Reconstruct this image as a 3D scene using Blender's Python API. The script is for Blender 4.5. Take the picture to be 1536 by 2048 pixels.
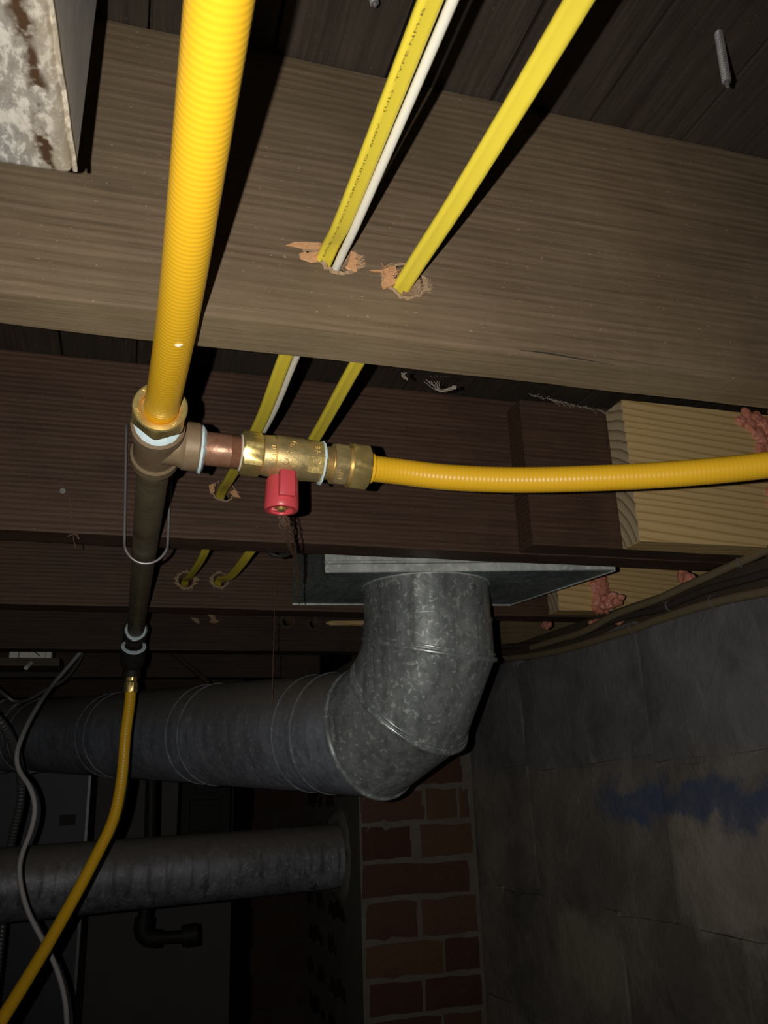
import bpy, bmesh, math, random
from mathutils import Vector, Matrix, noise
for o in list(bpy.data.objects): bpy.data.objects.remove(o)
S = bpy.context.scene
COL = S.collection
R = math.radians
V = Vector

# ------------------------------------------------------------------ camera
F = 1680.0                                   # focal length in pixels of the 1536 x 2048 frame
Yc = V((240-768, -(1590-1024), -F)).normalized()      # joist-crossing direction seen by the lens
Xc = V((6800-768, -(1350-1024), -F)); Xc = (Xc - Xc.dot(Yc)*Yc).normalized()
Zc = Xc.cross(Yc)
ROT = Matrix((Xc, Yc, Zc))
cam_d = bpy.data.cameras.new('camera'); cam = bpy.data.objects.new('camera', cam_d); COL.objects.link(cam)
cam.matrix_world = ROT.to_4x4()
cam_d.sensor_fit = 'VERTICAL'; cam_d.sensor_height = 36; cam_d.sensor_width = 27
cam_d.lens = F/2048*36; cam_d.clip_start = 0.01; cam_d.clip_end = 50
cam_d.dof.use_dof = True; cam_d.dof.focus_distance = 0.72; cam_d.dof.aperture_fstop = 26
S.camera = cam
# ------------------------------------------------------------------ world, light, exposure
w = bpy.data.worlds.new('world'); S.world = w; w.use_nodes = True
w.node_tree.nodes['Background'].inputs[0].default_value = (0.6, 0.7, 1, 1)
w.node_tree.nodes['Background'].inputs[1].default_value = 0.002
ld = bpy.data.lights.new('phone_flash', 'SPOT'); ld.energy = 14.5; ld.color = (1.0, 0.96, 0.89)
ld.shadow_soft_size = 0.0022; ld.spot_size = R(106); ld.spot_blend = 1.0
lo = bpy.data.objects.new('phone_flash', ld); COL.objects.link(lo)
lo.matrix_world = ROT.to_4x4(); lo.location = ROT @ V((-0.030, 0.004, 0.0))
S.view_settings.view_transform = 'Standard'; S.view_settings.look = 'None'
S.view_settings.gamma = 1; S.view_settings.exposure = 0.0; S.view_settings.use_curve_mapping = False

# ------------------------------------------------------------------ helpers
def ray(px, py): return ROT @ (V((px-768, -(py-1024), -F))/F)
def PY(px, py, y): r = ray(px, py); return r*(y/r.y)
def PZ(px, py, z): r = ray(px, py); return r*(z/r.z)
def DD(px, py, d): return ray(px, py)*d

def tag(o, label=None, cat=None, group=None, kind=None):
    if label: o['label'] = label
    if cat: o['category'] = cat
    if group: o['group'] = group
    if kind: o['kind'] = kind
    return o
def thing(name, loc, label=None, cat=None, group=None, kind=None):
    o = bpy.data.objects.new(name, None); COL.objects.link(o); o.location = loc; o.empty_display_size = 0.05
    return tag(o, label, cat, group, kind)
class MB:
    def __init__(s): s.v = []; s.f = []
    def add(s, vs, fs):
        n = len(s.v); s.v += [V(p) for p in vs]; s.f += [tuple(i+n for i in f) for f in fs]
    def box(s, a, b):
        x0, y0, z0 = a; x1, y1, z1 = b
        s.add([(x0,y0,z0),(x1,y0,z0),(x1,y1,z0),(x0,y1,z0),(x0,y0,z1),(x1,y0,z1),(x1,y1,z1),(x0,y1,z1)],
              [(0,3,2,1),(4,5,6,7),(0,1,5,4),(1,2,6,5),(2,3,7,6),(3,0,4,7)])
    def rings(s, rings, cap=True, closed=False):
        n = len(rings[0]); base = len(s.v)
        for r in rings: s.v += [V(p) for p in r]
        m = len(rings)
        for i in range(m if closed else m-1):
            j = (i+1) % m
            for k in range(n):
                l = (k+1) % n
                s.f.append((base+i*n+k, base+i*n+l, base+j*n+l, base+j*n+k))
        if cap and not closed:
            s.f.append(tuple(base+k for k in reversed(range(n)))); s.f.append(tuple(base+(m-1)*n+k for k in range(n)))
    def tube(s, pts, r, n=8, cap=True):
        fr = frames(pts)
        s.rings([[p + (math.cos(2*math.pi*k/n)*a + math.sin(2*math.pi*k/n)*b)*(r[i] if isinstance(r,(list,tuple)) else r)
                  for k in range(n)] for i, (p, a, b) in enumerate(fr)], cap)
def frames(pts, up=None):
    pts = [V(p) for p in pts]; out = []
    t = (pts[1]-pts[0]).normalized()
    u = V(up) if up else (V((0,0,1)) if abs(t.z) < .9 else V((1,0,0)))
    a = (u - u.dot(t)*t).normalized()
    for i, p in enumerate(pts):
        t = (pts[min(i+1,len(pts)-1)] - pts[max(i-1,0)]).normalized()
        a = (a - a.dot(t)*t).normalized()
        out.append((p, a, t.cross(a)))
    return out
def catmull(P, n=12):
    P = [V(p) for p in P]; Q = [2*P[0]-P[1]] + P + [2*P[-1]-P[-2]]; out = []
    for i in range(1, len(Q)-2):
        a, b, c, d = Q[i-1:i+3]
        for k in range(n):
            t = k/n
            out.append(0.5*((2*b) + (c-a)*t + (2*a-5*b+4*c-d)*t*t + (3*b-a-3*c+d)*t**3))
    out.append(P[-1]); return out
def resample(P, step):
    P = [V(p) for p in P]; out = [P[0].copy()]; acc = 0
    for a, b in zip(P, P[1:]):
        L = (b-a).length; d = step-acc
        while d <= L:
            out.append(a.lerp(b, d/L)); d += step
        acc = L-(d-step)
    return out
def mesh(name, mb, mat, parent=None, loc=None, smooth=None, bevel=0, seg=2):
    me = bpy.data.meshes.new(name)
    org = V(loc) if loc is not None else (parent_world(parent) if parent else V((0,0,0)))
    me.from_pydata([v-org for v in mb.v], [], mb.f); me.validate()
    bm = bmesh.new(); bm.from_mesh(me)
    bmesh.ops.recalc_face_normals(bm, faces=bm.faces)
    if bevel:
        es = [e for e in bm.edges if len(e.link_faces) == 2 and e.calc_face_angle(0) > R(35)]
        bmesh.ops.bevel(bm, geom=es, offset=bevel, segments=seg, affect='EDGES', profile=.5)
    bm.to_mesh(me); bm.free()
    if mat: me.materials.append(mat)
    o = bpy.data.objects.new(name, me); COL.objects.link(o)
    if parent:
        o.parent = parent; o.location = org - parent_world(parent)
    else: o.location = org
    if smooth:
        me.shade_smooth(); me.set_sharp_from_angle(angle=R(smooth))
    return o
def parent_world(p):
    v = V(p.location)
    while p.parent: p = p.parent; v += V(p.location)
    return v
def axis_frame(ax, up=(0,0,1)):
    ax = V(ax).normalized(); u = V(up)
    if abs(ax.dot(u)) > .95: u = V((0,1,0))
    a = (u-u.dot(ax)*ax).normalized(); return ax, a, ax.cross(a)
def lathe(mb, org, ax, prof, n=32, cap=True):
    ax, a, b = axis_frame(ax); org = V(org)
    mb.rings([[org+ax*t+(math.cos(2*math.pi*k/n)*a+math.sin(2*math.pi*k/n)*b)*r for k in range(n)] for t, r in prof], cap)
def hexnut(mb, org, ax, t0, t1, ap, ch=.0015, rot=0., sides=6, inner=None):
    """hexagonal body between t0 and t1, apothem ap, chamfered to a circle at both ends"""
    ax, a, b = axis_frame(ax); org = V(org); n = sides*6; rings = []
    def ring(t, fn): rings.append([org+ax*t+(math.cos(2*math.pi*k/n+rot)*a+math.sin(2*math.pi*k/n+rot)*b)*fn(2*math.pi*k/n) for k in range(n)])
    def hx(th):
        m = (th+math.pi/sides) % (2*math.pi/sides) - math.pi/sides
        return ap/math.cos(m)
    if inner: ring(t0+.002, lambda th: inner)
    ring(t0, lambda th: inner or ap*.6) if inner else None
    ring(t0, lambda th: min(hx(th), ap*.99)); ring(t0+ch, lambda th: min(hx(th), ap*1.10)); ring(t1-ch, lambda th: min(hx(th), ap*1.10)); ring(t1, lambda th: ap*.99)
    mb.rings(rings)
def subbox(a, b, step, rough=0.0, seed=0, soft=0.0):
    """box cut along its long axis with a little unevenness"""
    x0,y0,z0 = a; x1,y1,z1 = b; n = max(2, int(abs(x1-x0)/step)); mb = MB(); ny, nz = 2, 6; rings = []
    for i in range(n+1):
        x = x0+(x1-x0)*i/n; ring = []
        outline = [(y0+(y1-y0)*k/ny, z0) for k in range(ny)] + [(y1, z0+(z1-z0)*k/nz) for k in range(nz)] + \
                  [(y1-(y1-y0)*k/ny, z1) for k in range(ny)] + [(y0, z1-(z1-z0)*k/nz) for k in range(nz)]
        for (y, z) in outline:
            q = noise.noise_vector(V((x*9+seed*7, y*30+seed, z*30)))*rough + noise.noise_vector(V((x*60+seed*3, y*80, z*80)))*rough*.35
            ring.append(V((x, y+q.y, z+q.z)))
        rings.append(ring)
    mb.rings(rings); return mb

# ------------------------------------------------------------------ materials
def nt(name, rough=.6, metal=0., spec=.5):
    m = bpy.data.materials.new(name); m.use_nodes = True; t = m.node_tree
    b = t.nodes['Principled BSDF']; b.inputs['Roughness'].default_value = rough; b.inputs['Metallic'].default_value = metal
    b.inputs['Specular IOR Level'].default_value = spec
    return m, t, b
def N(t, typ, **kw):
    n = t.nodes.new(typ)
    for k, v in kw.items(): setattr(n, k, v)
    return n
def coords(t, scale=(1,1,1), kind='Object'):
    c = N(t, 'ShaderNodeTexCoord'); m = N(t, 'ShaderNodeMapping'); m.inputs['Scale'].default_value = scale
    t.links.new(c.outputs[kind], m.inputs[0]); return m.outputs[0]
def noi(t, co, scale, detail=5, rough=.6, dist=0.):
    n = N(t, 'ShaderNodeTexNoise'); n.inputs['Scale'].default_value = scale; n.inputs['Detail'].default_value = detail
    n.inputs['Roughness'].default_value = rough; n.inputs['Distortion'].default_value = dist
    t.links.new(co, n.inputs['Vector']); return n.outputs['Fac']
def ramp(t, fac, stops):
    r = N(t, 'ShaderNodeValToRGB'); e = r.color_ramp.elements
    while len(e) < len(stops): e.new(.5)
    for i, (p, c) in enumerate(stops):
        e[i].position = p; e[i].color = (c if len(c) == 4 else (*c, 1)) if isinstance(c, tuple) else (c, c, c, 1)
    t.links.new(fac, r.inputs[0]); return r.outputs[0]
def mix(t, fac, a, b, mode='MIX'):
    m = N(t, 'ShaderNodeMix', data_type='RGBA', blend_type=mode)
    for i, x in ((0, fac), (6, a), (7, b)):
        if isinstance(x, (int, float)): m.inputs[i].default_value = x
        elif isinstance(x, tuple): m.inputs[i].default_value = (*x, 1) if len(x) == 3 else x
        else: t.links.new(x, m.inputs[i])
    return m.outputs[2]
def math_(t, op, a, b=0.):
    m = N(t, 'ShaderNodeMath', operation=op)
    for i, x in ((0, a), (1, b)):
        if isinstance(x, (int, float)): m.inputs[i].default_value = x
        else: t.links.new(x, m.inputs[i])
    return m.outputs[0]
def bump(t, b, h, strength=.3, dist=.001):
    n = N(t, 'ShaderNodeBump'); n.inputs['Strength'].default_value = strength; n.inputs['Distance'].default_value = dist
    t.links.new(h, n.inputs['Height']); t.links.new(n.outputs[0], b.inputs['Normal'])

def wood(name, dark, mid, light, along='x', g=1.0, saw=0.3, rough=.7, knot=.0):
    m, t, b = nt(name, rough, 0, .25)
    sc = {'x': (2.2, 60, 60), 'y': (60, 2.2, 60), 'z': (60, 60, 2.2)}[along]
    co = coords(t, sc); co2 = coords(t, (5,5,5))
    co3 = coords(t, {'x': (9, 260, 260), 'y': (260, 9, 260), 'z': (260, 260, 9)}[along])
    a = noi(t, co, 2.6*g, 9, .78, .8); c = noi(t, co3, 1, 4, .65); d = noi(t, co2, 1.3, 6, .6, .5)
    col = ramp(t, a, [(.25, dark), (.5, mid), (.80, light)])
    col = mix(t, ramp(t, c, [(.45, 0.), (.72, .6)]), col, tuple(x*.6 for x in dark))
    tint = noi(t, coords(t, (3,3,3)), 1.7, 4, .6)
    col = mix(t, ramp(t, tint, [(.4, 0.), (.65, .35)]), col, (mid[0]*.82, mid[1]*.98, mid[2]*.95))
    fleck = noi(t, coords(t, {'x': (300, 700, 700), 'y': (700, 300, 700), 'z': (700, 700, 300)}[along]), 1, 2, .5)
    col = mix(t, ramp(t, fleck, [(.70, 0.), (.78, .55)]), col, tuple(min(1, x*2.6) for x in light))
    shade = ramp(t, d, [(.3, .78), (.7, 1.15)])
    col = mix(t, 1.0, col, shade, 'MULTIPLY')
    t.links.new(col, b.inputs['Base Color'])
    wv = N(t, 'ShaderNodeTexWave'); wv.inputs['Scale'].default_value = 1.0; wv.inputs['Distortion'].default_value = 3.0; wv.inputs['Detail'].default_value = 3
    wv.bands_direction = 'Z'
    t.links.new(coords(t, (4, 50, 50)), wv.inputs['Vector'])
    h = math_(t, 'ADD', math_(t, 'MULTIPLY', wv.outputs['Fac'], saw), math_(t, 'ADD', a, math_(t, 'MULTIPLY', c, .6)))
    bump(t, b, h, .55, .0009)
    return m
M = {}
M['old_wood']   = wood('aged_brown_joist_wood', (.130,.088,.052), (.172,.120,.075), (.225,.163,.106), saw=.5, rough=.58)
M['old_edge']   = wood('lightened_tan_lower_edge_wood', (.190,.135,.080), (.245,.180,.108), (.30,.225,.140), saw=.3, rough=.6)  # tan underside; extra lightness in the colour makes up for weak flash there
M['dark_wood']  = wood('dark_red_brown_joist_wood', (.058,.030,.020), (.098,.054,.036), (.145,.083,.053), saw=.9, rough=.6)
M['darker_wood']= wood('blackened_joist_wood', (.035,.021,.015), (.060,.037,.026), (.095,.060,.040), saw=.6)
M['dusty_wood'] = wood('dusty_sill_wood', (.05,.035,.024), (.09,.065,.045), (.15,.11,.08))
M['sub_wood']   = wood('subfloor_plank_wood', (.030,.022,.017), (.058,.043,.033), (.095,.070,.055), along='y')
def pine(name):
    m, t, b = nt(name, .55, 0, .35)
    co = coords(t, (2.2, 30, 34))
    wv = N(t, 'ShaderNodeTexWave', wave_profile='SAW'); wv.bands_direction = 'DIAGONAL'; wv.inputs['Scale'].default_value = 1.9
    wv.inputs['Distortion'].default_value = 5.5; wv.inputs['Detail'].default_value = 2.5; wv.inputs['Detail Scale'].default_value = .45
    t.links.new(co, wv.inputs['Vector'])
    f = noi(t, coords(t, (6, 220, 220)), 1, 3, .6)
    col = ramp(t, wv.outputs['Fac'], [(.0, (.72,.48,.20)), (.6, (.80,.56,.25)), (.9, (.52,.31,.11)), (1., (.46,.26,.09))])
    col = mix(t, math_(t, 'MULTIPLY', f, .35), col, (.76,.60,.32))
    t.links.new(col, b.inputs['Base Color']); bump(t, b, f, .3, .0004); return m
M['pine'] = pine('new_pine_lumber')
M['dull_pine'] = wood('dim_yellow_brown_board', (.10,.07,.035), (.20,.145,.075), (.28,.21,.115))
def endgrain(name):
    m, t, b = nt(name, .7, 0, .2)
    wv = N(t, 'ShaderNodeTexWave', wave_type='RINGS', wave_profile='SAW'); wv.rings_direction = 'X'; wv.inputs['Scale'].default_value = 26
    wv.inputs['Distortion'].default_value = 1.5; wv.inputs['Detail'].default_value = 2
    c = N(t, 'ShaderNodeTexCoord'); mp = N(t, 'ShaderNodeMapping'); mp.inputs['Location'].default_value = (0, -.08, .02)
    t.links.new(c.outputs['Object'], mp.inputs[0]); t.links.new(mp.outputs[0], wv.inputs['Vector'])
    col = ramp(t, wv.outputs['Fac'], [(.0, (.62,.50,.32)), (.6, (.54,.42,.25)), (1., (.22,.15,.085))])
    t.links.new(col, b.inputs['Base Color']); bump(t, b, wv.outputs['Fac'], .4, .0006); return m
M['endgrain'] = endgrain('pine_end_grain')
def plain(name, c, rough=.5, metal=0., spec=.5, var=.15, sc=40, bmp=.1):
    m, t, b = nt(name, rough, metal, spec)
    f = noi(t, coords(t), sc, 4, .6)
    t.links.new(mix(t, math_(t, 'MULTIPLY', f, var*2), tuple(x*(1+var) for x in c), tuple(x*(1-var*1.8) for x in c)), b.inputs['Base Color'])
    if bmp: bump(t, b, f, bmp, .0008)
    return m
M['hose']   = plain('yellow_hose_jacket', (.88,.50,.022), .33, 0, .5, .04, 30, 0)
M['cable_y']= plain('yellow_cable_jacket', (.82,.66,.06), .42, 0, .45, .05, 60, .05)
M['cable_w']= plain('white_cable_jacket', (.80,.77,.66), .5, 0, .4, .06, 80, .05)
M['cable_g']= plain('grey_cable_jacket', (.42,.40,.40), .5, 0, .4, .1, 50, .05)
M['cable_t']= plain('tan_cloth_cable', (.20,.155,.09), .85, 0, .2, .25, 120, .5)
M['cable_k']= plain('dark_cloth_cable', (.055,.042,.035), .85, 0, .2, .25, 120, .5)
M['black']  = plain('black_print', (.02,.02,.015), .6, 0, .3, .1, 60, 0)
M['print']  = plain('faded_print', (.22,.17,.03), .6, 0, .3, .1, 60, 0)
M['dope']   = plain('pale_blue_thread_sealant', (.62,.76,.80), .6, 0, .4, .08, 200, .4)
M['red']    = plain('red_handle_plastic', (.60,.070,.085), .36, 0, .5, .06, 60, .05)
M['wire']   = plain('grey_steel_wire', (.36,.34,.34), .38, .6, .5, .2, 200, .1)
M['conduit']= plain('armoured_conduit_steel', (.20,.20,.20), .45, .6, .5, .2, 200, .1)
M['splinter']=plain('raw_orange_splinters', (.50,.27,.13), .7, 0, .3, .3, 400, .5)
M['rawwood']= plain('raw_beige_wood_dust', (.33,.225,.14), .9, 0, .1, .35, 500, .8)
M['foam']   = None
M['web']    = plain('brown_dusty_cobweb', (.16,.095,.065), .9, 0, .1, .3, 300, .3)
M['webpale']= plain('pale_cobweb', (.30,.26,.21), .9, 0, .1, .3, 300, .3)
M['whitebox']=plain('white_painted_metal', (.62,.60,.55), .5, 0, .4, .12, 60, .05)
M['blackiron']=plain('blackened_iron', (.025,.022,.02), .6, .2, .4, .2, 60, .2)
M['screw']  = plain('grey_screw_steel', (.22,.21,.21), .5, .5, .5, .3, 300, .3)
M['cabinet']= plain('grey_blue_furnace_panel', (.10,.105,.125), .5, 0, .4, .08, 10, .05)
M['farwall']= plain('grey_far_wall_plaster', (.30,.275,.25), .9, 0, .2, .3, 2.5, .3)
M['mortar'] = plain('grey_mortar', (.165,.145,.120), .95, 0, .1, .35, 22, .8)
M['floorc'] = plain('grey_concrete_floor', (.16,.155,.15), .9, 0, .2, .25, 6, .3)
def foam():
    m, t, b = nt('pink_spray_foam', .38, 0, .5)
    f = noi(t, coords(t), 120, 4, .6)
    t.links.new(ramp(t, f, [(.3, (.66,.21,.13)), (.7, (.86,.38,.27))]), b.inputs['Base Color'])
    b.inputs['Subsurface Weight'].default_value = .15; b.inputs['Subsurface Radius'].default_value = (.006,.002,.001); b.inputs['Subsurface Scale'].default_value = .5
    bump(t, b, f, .5, .001); return m
M['foam'] = foam()
def brass(name, c, rough=.28):
    m, t, b = nt(name, rough, .78)
    f = noi(t, coords(t), 45, 5, .6)
    t.links.new(ramp(t, f, [(.3, tuple(x*.62 for x in c)), (.6, c)]), b.inputs['Base Color'])
    t.links.new(ramp(t, noi(t, coords(t), 300, 3), [(.2, rough*.8), (.8, rough*1.3)]), b.inputs['Roughness'])
    bump(t, b, noi(t, coords(t), 700, 3), .15, .0003); return m
M['brass'] = brass('yellow_brass', (.95,.72,.27), .32)
M['brass2'] = brass('cast_brass_body', (.82,.63,.30), .42)
def rusty(name, base, rust, k=.5, metal=.35, rough=.5, sc=30):
    m, t, b = nt(name, rough, metal)
    f = noi(t, coords(t), sc, 6, .65, .4); g = noi(t, coords(t), sc*6, 4)
    col = ramp(t, f, [(k-.12, base), (k+.12, rust)])
    col = mix(t, math_(t, 'MULTIPLY', g, .6), col, tuple(x*.55 for x in base))
    t.links.new(col, b.inputs['Base Color']); bump(t, b, math_(t, 'ADD', f, g), .25, .0008); return m
M['iron'] = rusty('rusty_black_iron_pipe', (.30,.245,.150), (.15,.105,.060), .58, .25, .42)
M['iron_tee'] = rusty('brown_iron_tee', (.33,.235,.140), (.30,.165,.080), .62, .15, .5)
M['nipple'] = rusty('copper_brown_nipple', (.46,.24,.15), (.30,.14,.08), .55, .35, .36, 60)
M['iron_dark'] = rusty('dark_iron_fitting', (.035,.032,.03), (.06,.04,.03), .6, .3, .55)
def galv(name, c0, c1, spk, streak=.5, metal=.55, rough=.42, ssc=60, dust=(.22,.19,.15), dustk=.0):
    m, t, b = nt(name, rough, metal)
    v = N(t, 'ShaderNodeTexVoronoi'); v.inputs['Scale'].default_value = ssc; t.links.new(coords(t, (1, 1, .8)), v.inputs['Vector'])
    sp = ramp(t, N_sep(t, v.outputs['Color']), [(.0, c0), (1., c1)])
    big = noi(t, coords(t, (7, 7, 4)), 1, 6, .65, .5)
    col = mix(t, 1., sp, ramp(t, big, [(.3, .55), (.7, 1.25)]), 'MULTIPLY')
    s1 = noi(t, coords(t), 150, 4, .6, .5)
    wh = ramp(t, s1, [(.575, 0.), (.62, 1.)])
    col = mix(t, math_(t, 'MULTIPLY', wh, spk), col, (.82,.84,.80))
    drk = ramp(t, noi(t, coords(t, (60, 60, 6)), 1, 4, .6), [(.35, 1.), (.5, 0.)])
    col = mix(t, math_(t, 'MULTIPLY', drk, streak), col, tuple(x*.45 for x in c0))
    if dustk:
        g = N(t, 'ShaderNodeNewGeometry'); sx = N(t, 'ShaderNodeSeparateXYZ'); t.links.new(g.outputs['Normal'], sx.inputs[0])
        col = mix(t, math_(t, 'MULTIPLY', ramp(t, sx.outputs[2], [(.05, 0.), (.6, 1.)]), dustk), col, dust)
    t.links.new(col, b.inputs['Base Color'])
    t.links.new(ramp(t, s1, [(.3, rough*.85), (.7, rough*1.25)]), b.inputs['Roughness'])
    bump(t, b, math_(t, 'ADD', s1, big), .12, .0008); return m
def N_sep(t, c):
    n = N(t, 'ShaderNodeSeparateColor'); t.links.new(c, n.inputs[0]); return n.outputs[0]
M['galv'] = galv('galvanised_duct_steel', (.38,.42,.42), (.52,.56,.56), .85, .6, .5, .32, 110)
M['galv_dull'] = galv('dull_blue_grey_duct_steel', (.28,.305,.36), (.35,.375,.44), .22, .5, .25, .48, 60, dustk=.85)
M['galv_box'] = galv('dark_green_grey_sheet_metal', (.20,.25,.24), (.28,.33,.32), .30, .3, .35, .45, 45)
M['galv_lip'] = galv('flash_brightened_galvanised', (.56,.59,.56), (.74,.77,.73), .6, .3, .2, .45, 60)  # boot side's brightness towards the flash is put into this pale colour
M['flue'] = galv('grey_flue_steel', (.20,.20,.23), (.26,.26,.30), .25, .9, .25, .5, 50, dustk=.8)
def corroded():
    m, t, b = nt('white_corroded_galvanised', .5, .25)
    a = noi(t, coords(t, (150, 75, 90)), 1, 7, .72, .3)
    col = ramp(t, a, [(.36, (.27,.265,.26)), (.50, (.42,.41,.40)), (.55, (.80,.77,.71)), (.66, (1.,.97,.90))])
    g = N(t, 'ShaderNodeTexCoord'); sx = N(t, 'ShaderNodeSeparateXYZ'); t.links.new(g.outputs['Object'], sx.inputs[0])
    # rust runs along the folded right-hand corner
    e = math_(t, 'ADD', math_(t, 'SUBTRACT', sx.outputs[0], math_(t, 'MULTIPLY', sx.outputs[1], .05)), math_(t, 'MULTIPLY', noi(t, coords(t), 45, 4), .02))
    e = math_(t, 'ADD', math_(t, 'MULTIPLY', e, 10.), .5)
    r1 = ramp(t, e, [(.45, 0.), (.49, 1.), (.52, 1.), (.55, 0.)])
    r2 = ramp(t, noi(t, coords(t, (1,1,1)), 60, 3), [(.44, 0.), (.50, 1.)])
    r3 = ramp(t, e, [(.25, 0.), (.55, .8)])
    col = mix(t, math_(t, 'MULTIPLY', r3, noi(t, coords(t), 25, 4)), col, (.66,.52,.30))
    col = mix(t, math_(t, 'MULTIPLY', r1, r2), col, (.10,.055,.028))
    t.links.new(col, b.inputs['Base Color']); bump(t, b, a, .5, .0015); return m
M['corroded'] = corroded()
M['duct_side'] = galv('lightened_duct_side', (.85,.83,.86), (.95,.94,.97), .3, .15, .0, .42, 30)  # near-white colour stands in for flash light that only grazes this side
def brickm(name, a, c, gray=.35):
    m, t, b = nt(name, .9, 0, .15)
    f = noi(t, coords(t), 18, 5, .6); g = noi(t, coords(t), 90, 4)
    oi = N(t, 'ShaderNodeObjectInfo')
    col = ramp(t, f, [(.3, a), (.7, c)])
    hs = N(t, 'ShaderNodeHueSaturation'); t.links.new(col, hs.inputs['Color'])
    t.links.new(math_(t, 'ADD', math_(t, 'MULTIPLY', oi.outputs['Random'], .6), .7), hs.inputs['Value'])
    t.links.new(math_(t, 'ADD', math_(t, 'MULTIPLY', oi.outputs['Random'], .02), .490), hs.inputs['Hue'])
    k = ramp(t, noi(t, coords(t), 26, 6, .65), [(.48, 0.), (.66, 1.)])
    col = mix(t, math_(t, 'MULTIPLY', k, gray), hs.outputs[0], (.105,.09,.075))
    t.links.new(col, b.inputs['Base Color']); bump(t, b, math_(t, 'ADD', f, g), .7, .003); return m
M['brick'] = brickm('old_red_brick', (.130,.060,.040), (.170,.086,.054), .55)
M['brickd'] = brickm('dark_brown_brick', (.045,.022,.016), (.070,.034,.022), .3)
def blockm():
    m, t, b = nt('grey_painted_block', .85, 0, .25)
    geo = N(t, 'ShaderNodeNewGeometry'); P = geo.outputs['Position']
    mp = N(t, 'ShaderNodeMapping'); t.links.new(P, mp.inputs[0]); co = mp.outputs[0]
    mp.inputs['Scale'].default_value = (1, 1, 1)
    big = noi(t, co, 7, 6, .65, .4); fine = noi(t, co, 40, 6, .65); ms = N(t, 'ShaderNodeMapping'); t.links.new(P, ms.inputs[0]); ms.inputs['Scale'].default_value = (30, 22, 5)
    streak = noi(t, ms.outputs[0], 1, 5, .6)
    s = N(t, 'ShaderNodeSeparateXYZ'); t.links.new(P, s.inputs[0]); y, z = s.outputs[1], s.outputs[2]
    nz = math_(t, 'MULTIPLY', math_(t, 'SUBTRACT', noi(t, co, 12, 4), .5), .16)
    zj = math_(t, 'ADD', z, nz); yj = math_(t, 'ADD', y, nz)
    upper = ramp(t, math_(t, 'ADD', z, .5), [(.50, 0.), (.54, 1.)])        # cooler grey paint above the first joint
    base = mix(t, upper, (.215,.192,.165), (.175,.168,.174))
    col = mix(t, 1., base, ramp(t, big, [(.3, .6), (.7, 1.4)]), 'MULTIPLY')
    col = mix(t, ramp(t, streak, [(.62, 0.), (.72, .6)]), col, (.33,.30,.26))
    col = mix(t, ramp(t, fine, [(.66, 0.), (.74, .5)]), col, (.42,.40,.36))
    def band(v, a0, a1, b1, b0, off=1.):        # soft box mask of a coordinate
        v = math_(t, 'MULTIPLY', math_(t, 'ADD', v, off), .4)
        return ramp(t, v, [((a0+off)*.4, 0.), ((a1+off)*.4, 1.), ((b1+off)*.4, 1.), ((b0+off)*.4, 0.)])
    pale = math_(t, 'MULTIPLY', band(zj, -.22, -.20, -.06, -.03), band(y, -.5, -.4, 1.145, 1.16))
    col = mix(t, math_(t, 'MULTIPLY', pale, ramp(t, big, [(.35, .5), (.6, 1.)])), col, (.42,.365,.30))
    pale2 = math_(t, 'MULTIPLY', band(zj, -.36, -.33, -.25, -.22), band(yj, 1.30, 1.36, 1.55, 1.62))
    col = mix(t, math_(t, 'MULTIPLY', pale2, .7), col, (.33,.285,.21))
    blue = math_(t, 'MULTIPLY', band(zj, -.075, -.055, -.010, .0), band(yj, -.5, .5, 1.28, 1.36))
    col = mix(t, math_(t, 'MULTIPLY', blue, ramp(t, fine, [(.3, .95), (.6, .65)])), col, (.075,.110,.21))
    t.links.new(col, b.inputs['Base Color']); bump(t, b, math_(t, 'ADD', fine, math_(t, 'MULTIPLY', big, 2.)), .6, .004); return m
M['block'] = blockm()

# ------------------------------------------------------------------ the setting
HB = .2725                       # height of the joists' undersides above the lens
ZC = .486                        # underside of the subfloor
FL = -1.55
def wx(y): return .75-.049*(y-1.8)           # face of the block wall
st = lambda o: tag(o, kind='structure')
mb = MB(); mb.box((-2.7,-1.7,FL-.1), (1.3,4.4,FL)); st(mesh('floor', mb, M['floorc']))
mb = MB(); mb.box((-2.7,4.2,FL), (1.2,4.4,ZC)); st(mesh('wall_back', mb, M['farwall']))
mb = MB(); mb.box((-2.7,-1.7,FL), (-2.5,4.2,ZC)); st(mesh('wall_left', mb, M['farwall']))
mb = MB(); mb.box((-2.5,-1.7,FL), (1.2,-1.5,ZC)); st(mesh('wall_front', mb, M['farwall']))
ceil = thing('ceiling', (0,0,ZC), kind='structure')
random.seed(3)
x = -2.5; bw = .083
pl = MB(); pl.box((-.5,-1.5,0), (.5,4.2,.02)); unit = None
k = 0
while x < 1.15:
    mb = MB(); d = random.uniform(0,.0016); g = .0012
    y0, y1 = (-1.5, 4.2)
    mb.box((x+g,y0,ZC+d), (x+bw-g,y1,ZC+.02))
    o = mesh('plank', mb, M['sub_wood'], ceil, loc=(x, random.uniform(-2,2), ZC+random.uniform(-.5,.5)), bevel=.0008, seg=1)
    x += bw; k += 1
mb = MB(); mb.box((-2.7,-1.7,ZC+.021), (1.3,4.4,ZC+.05)); mesh('deck', mb, M['darker_wood'], ceil)

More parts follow.
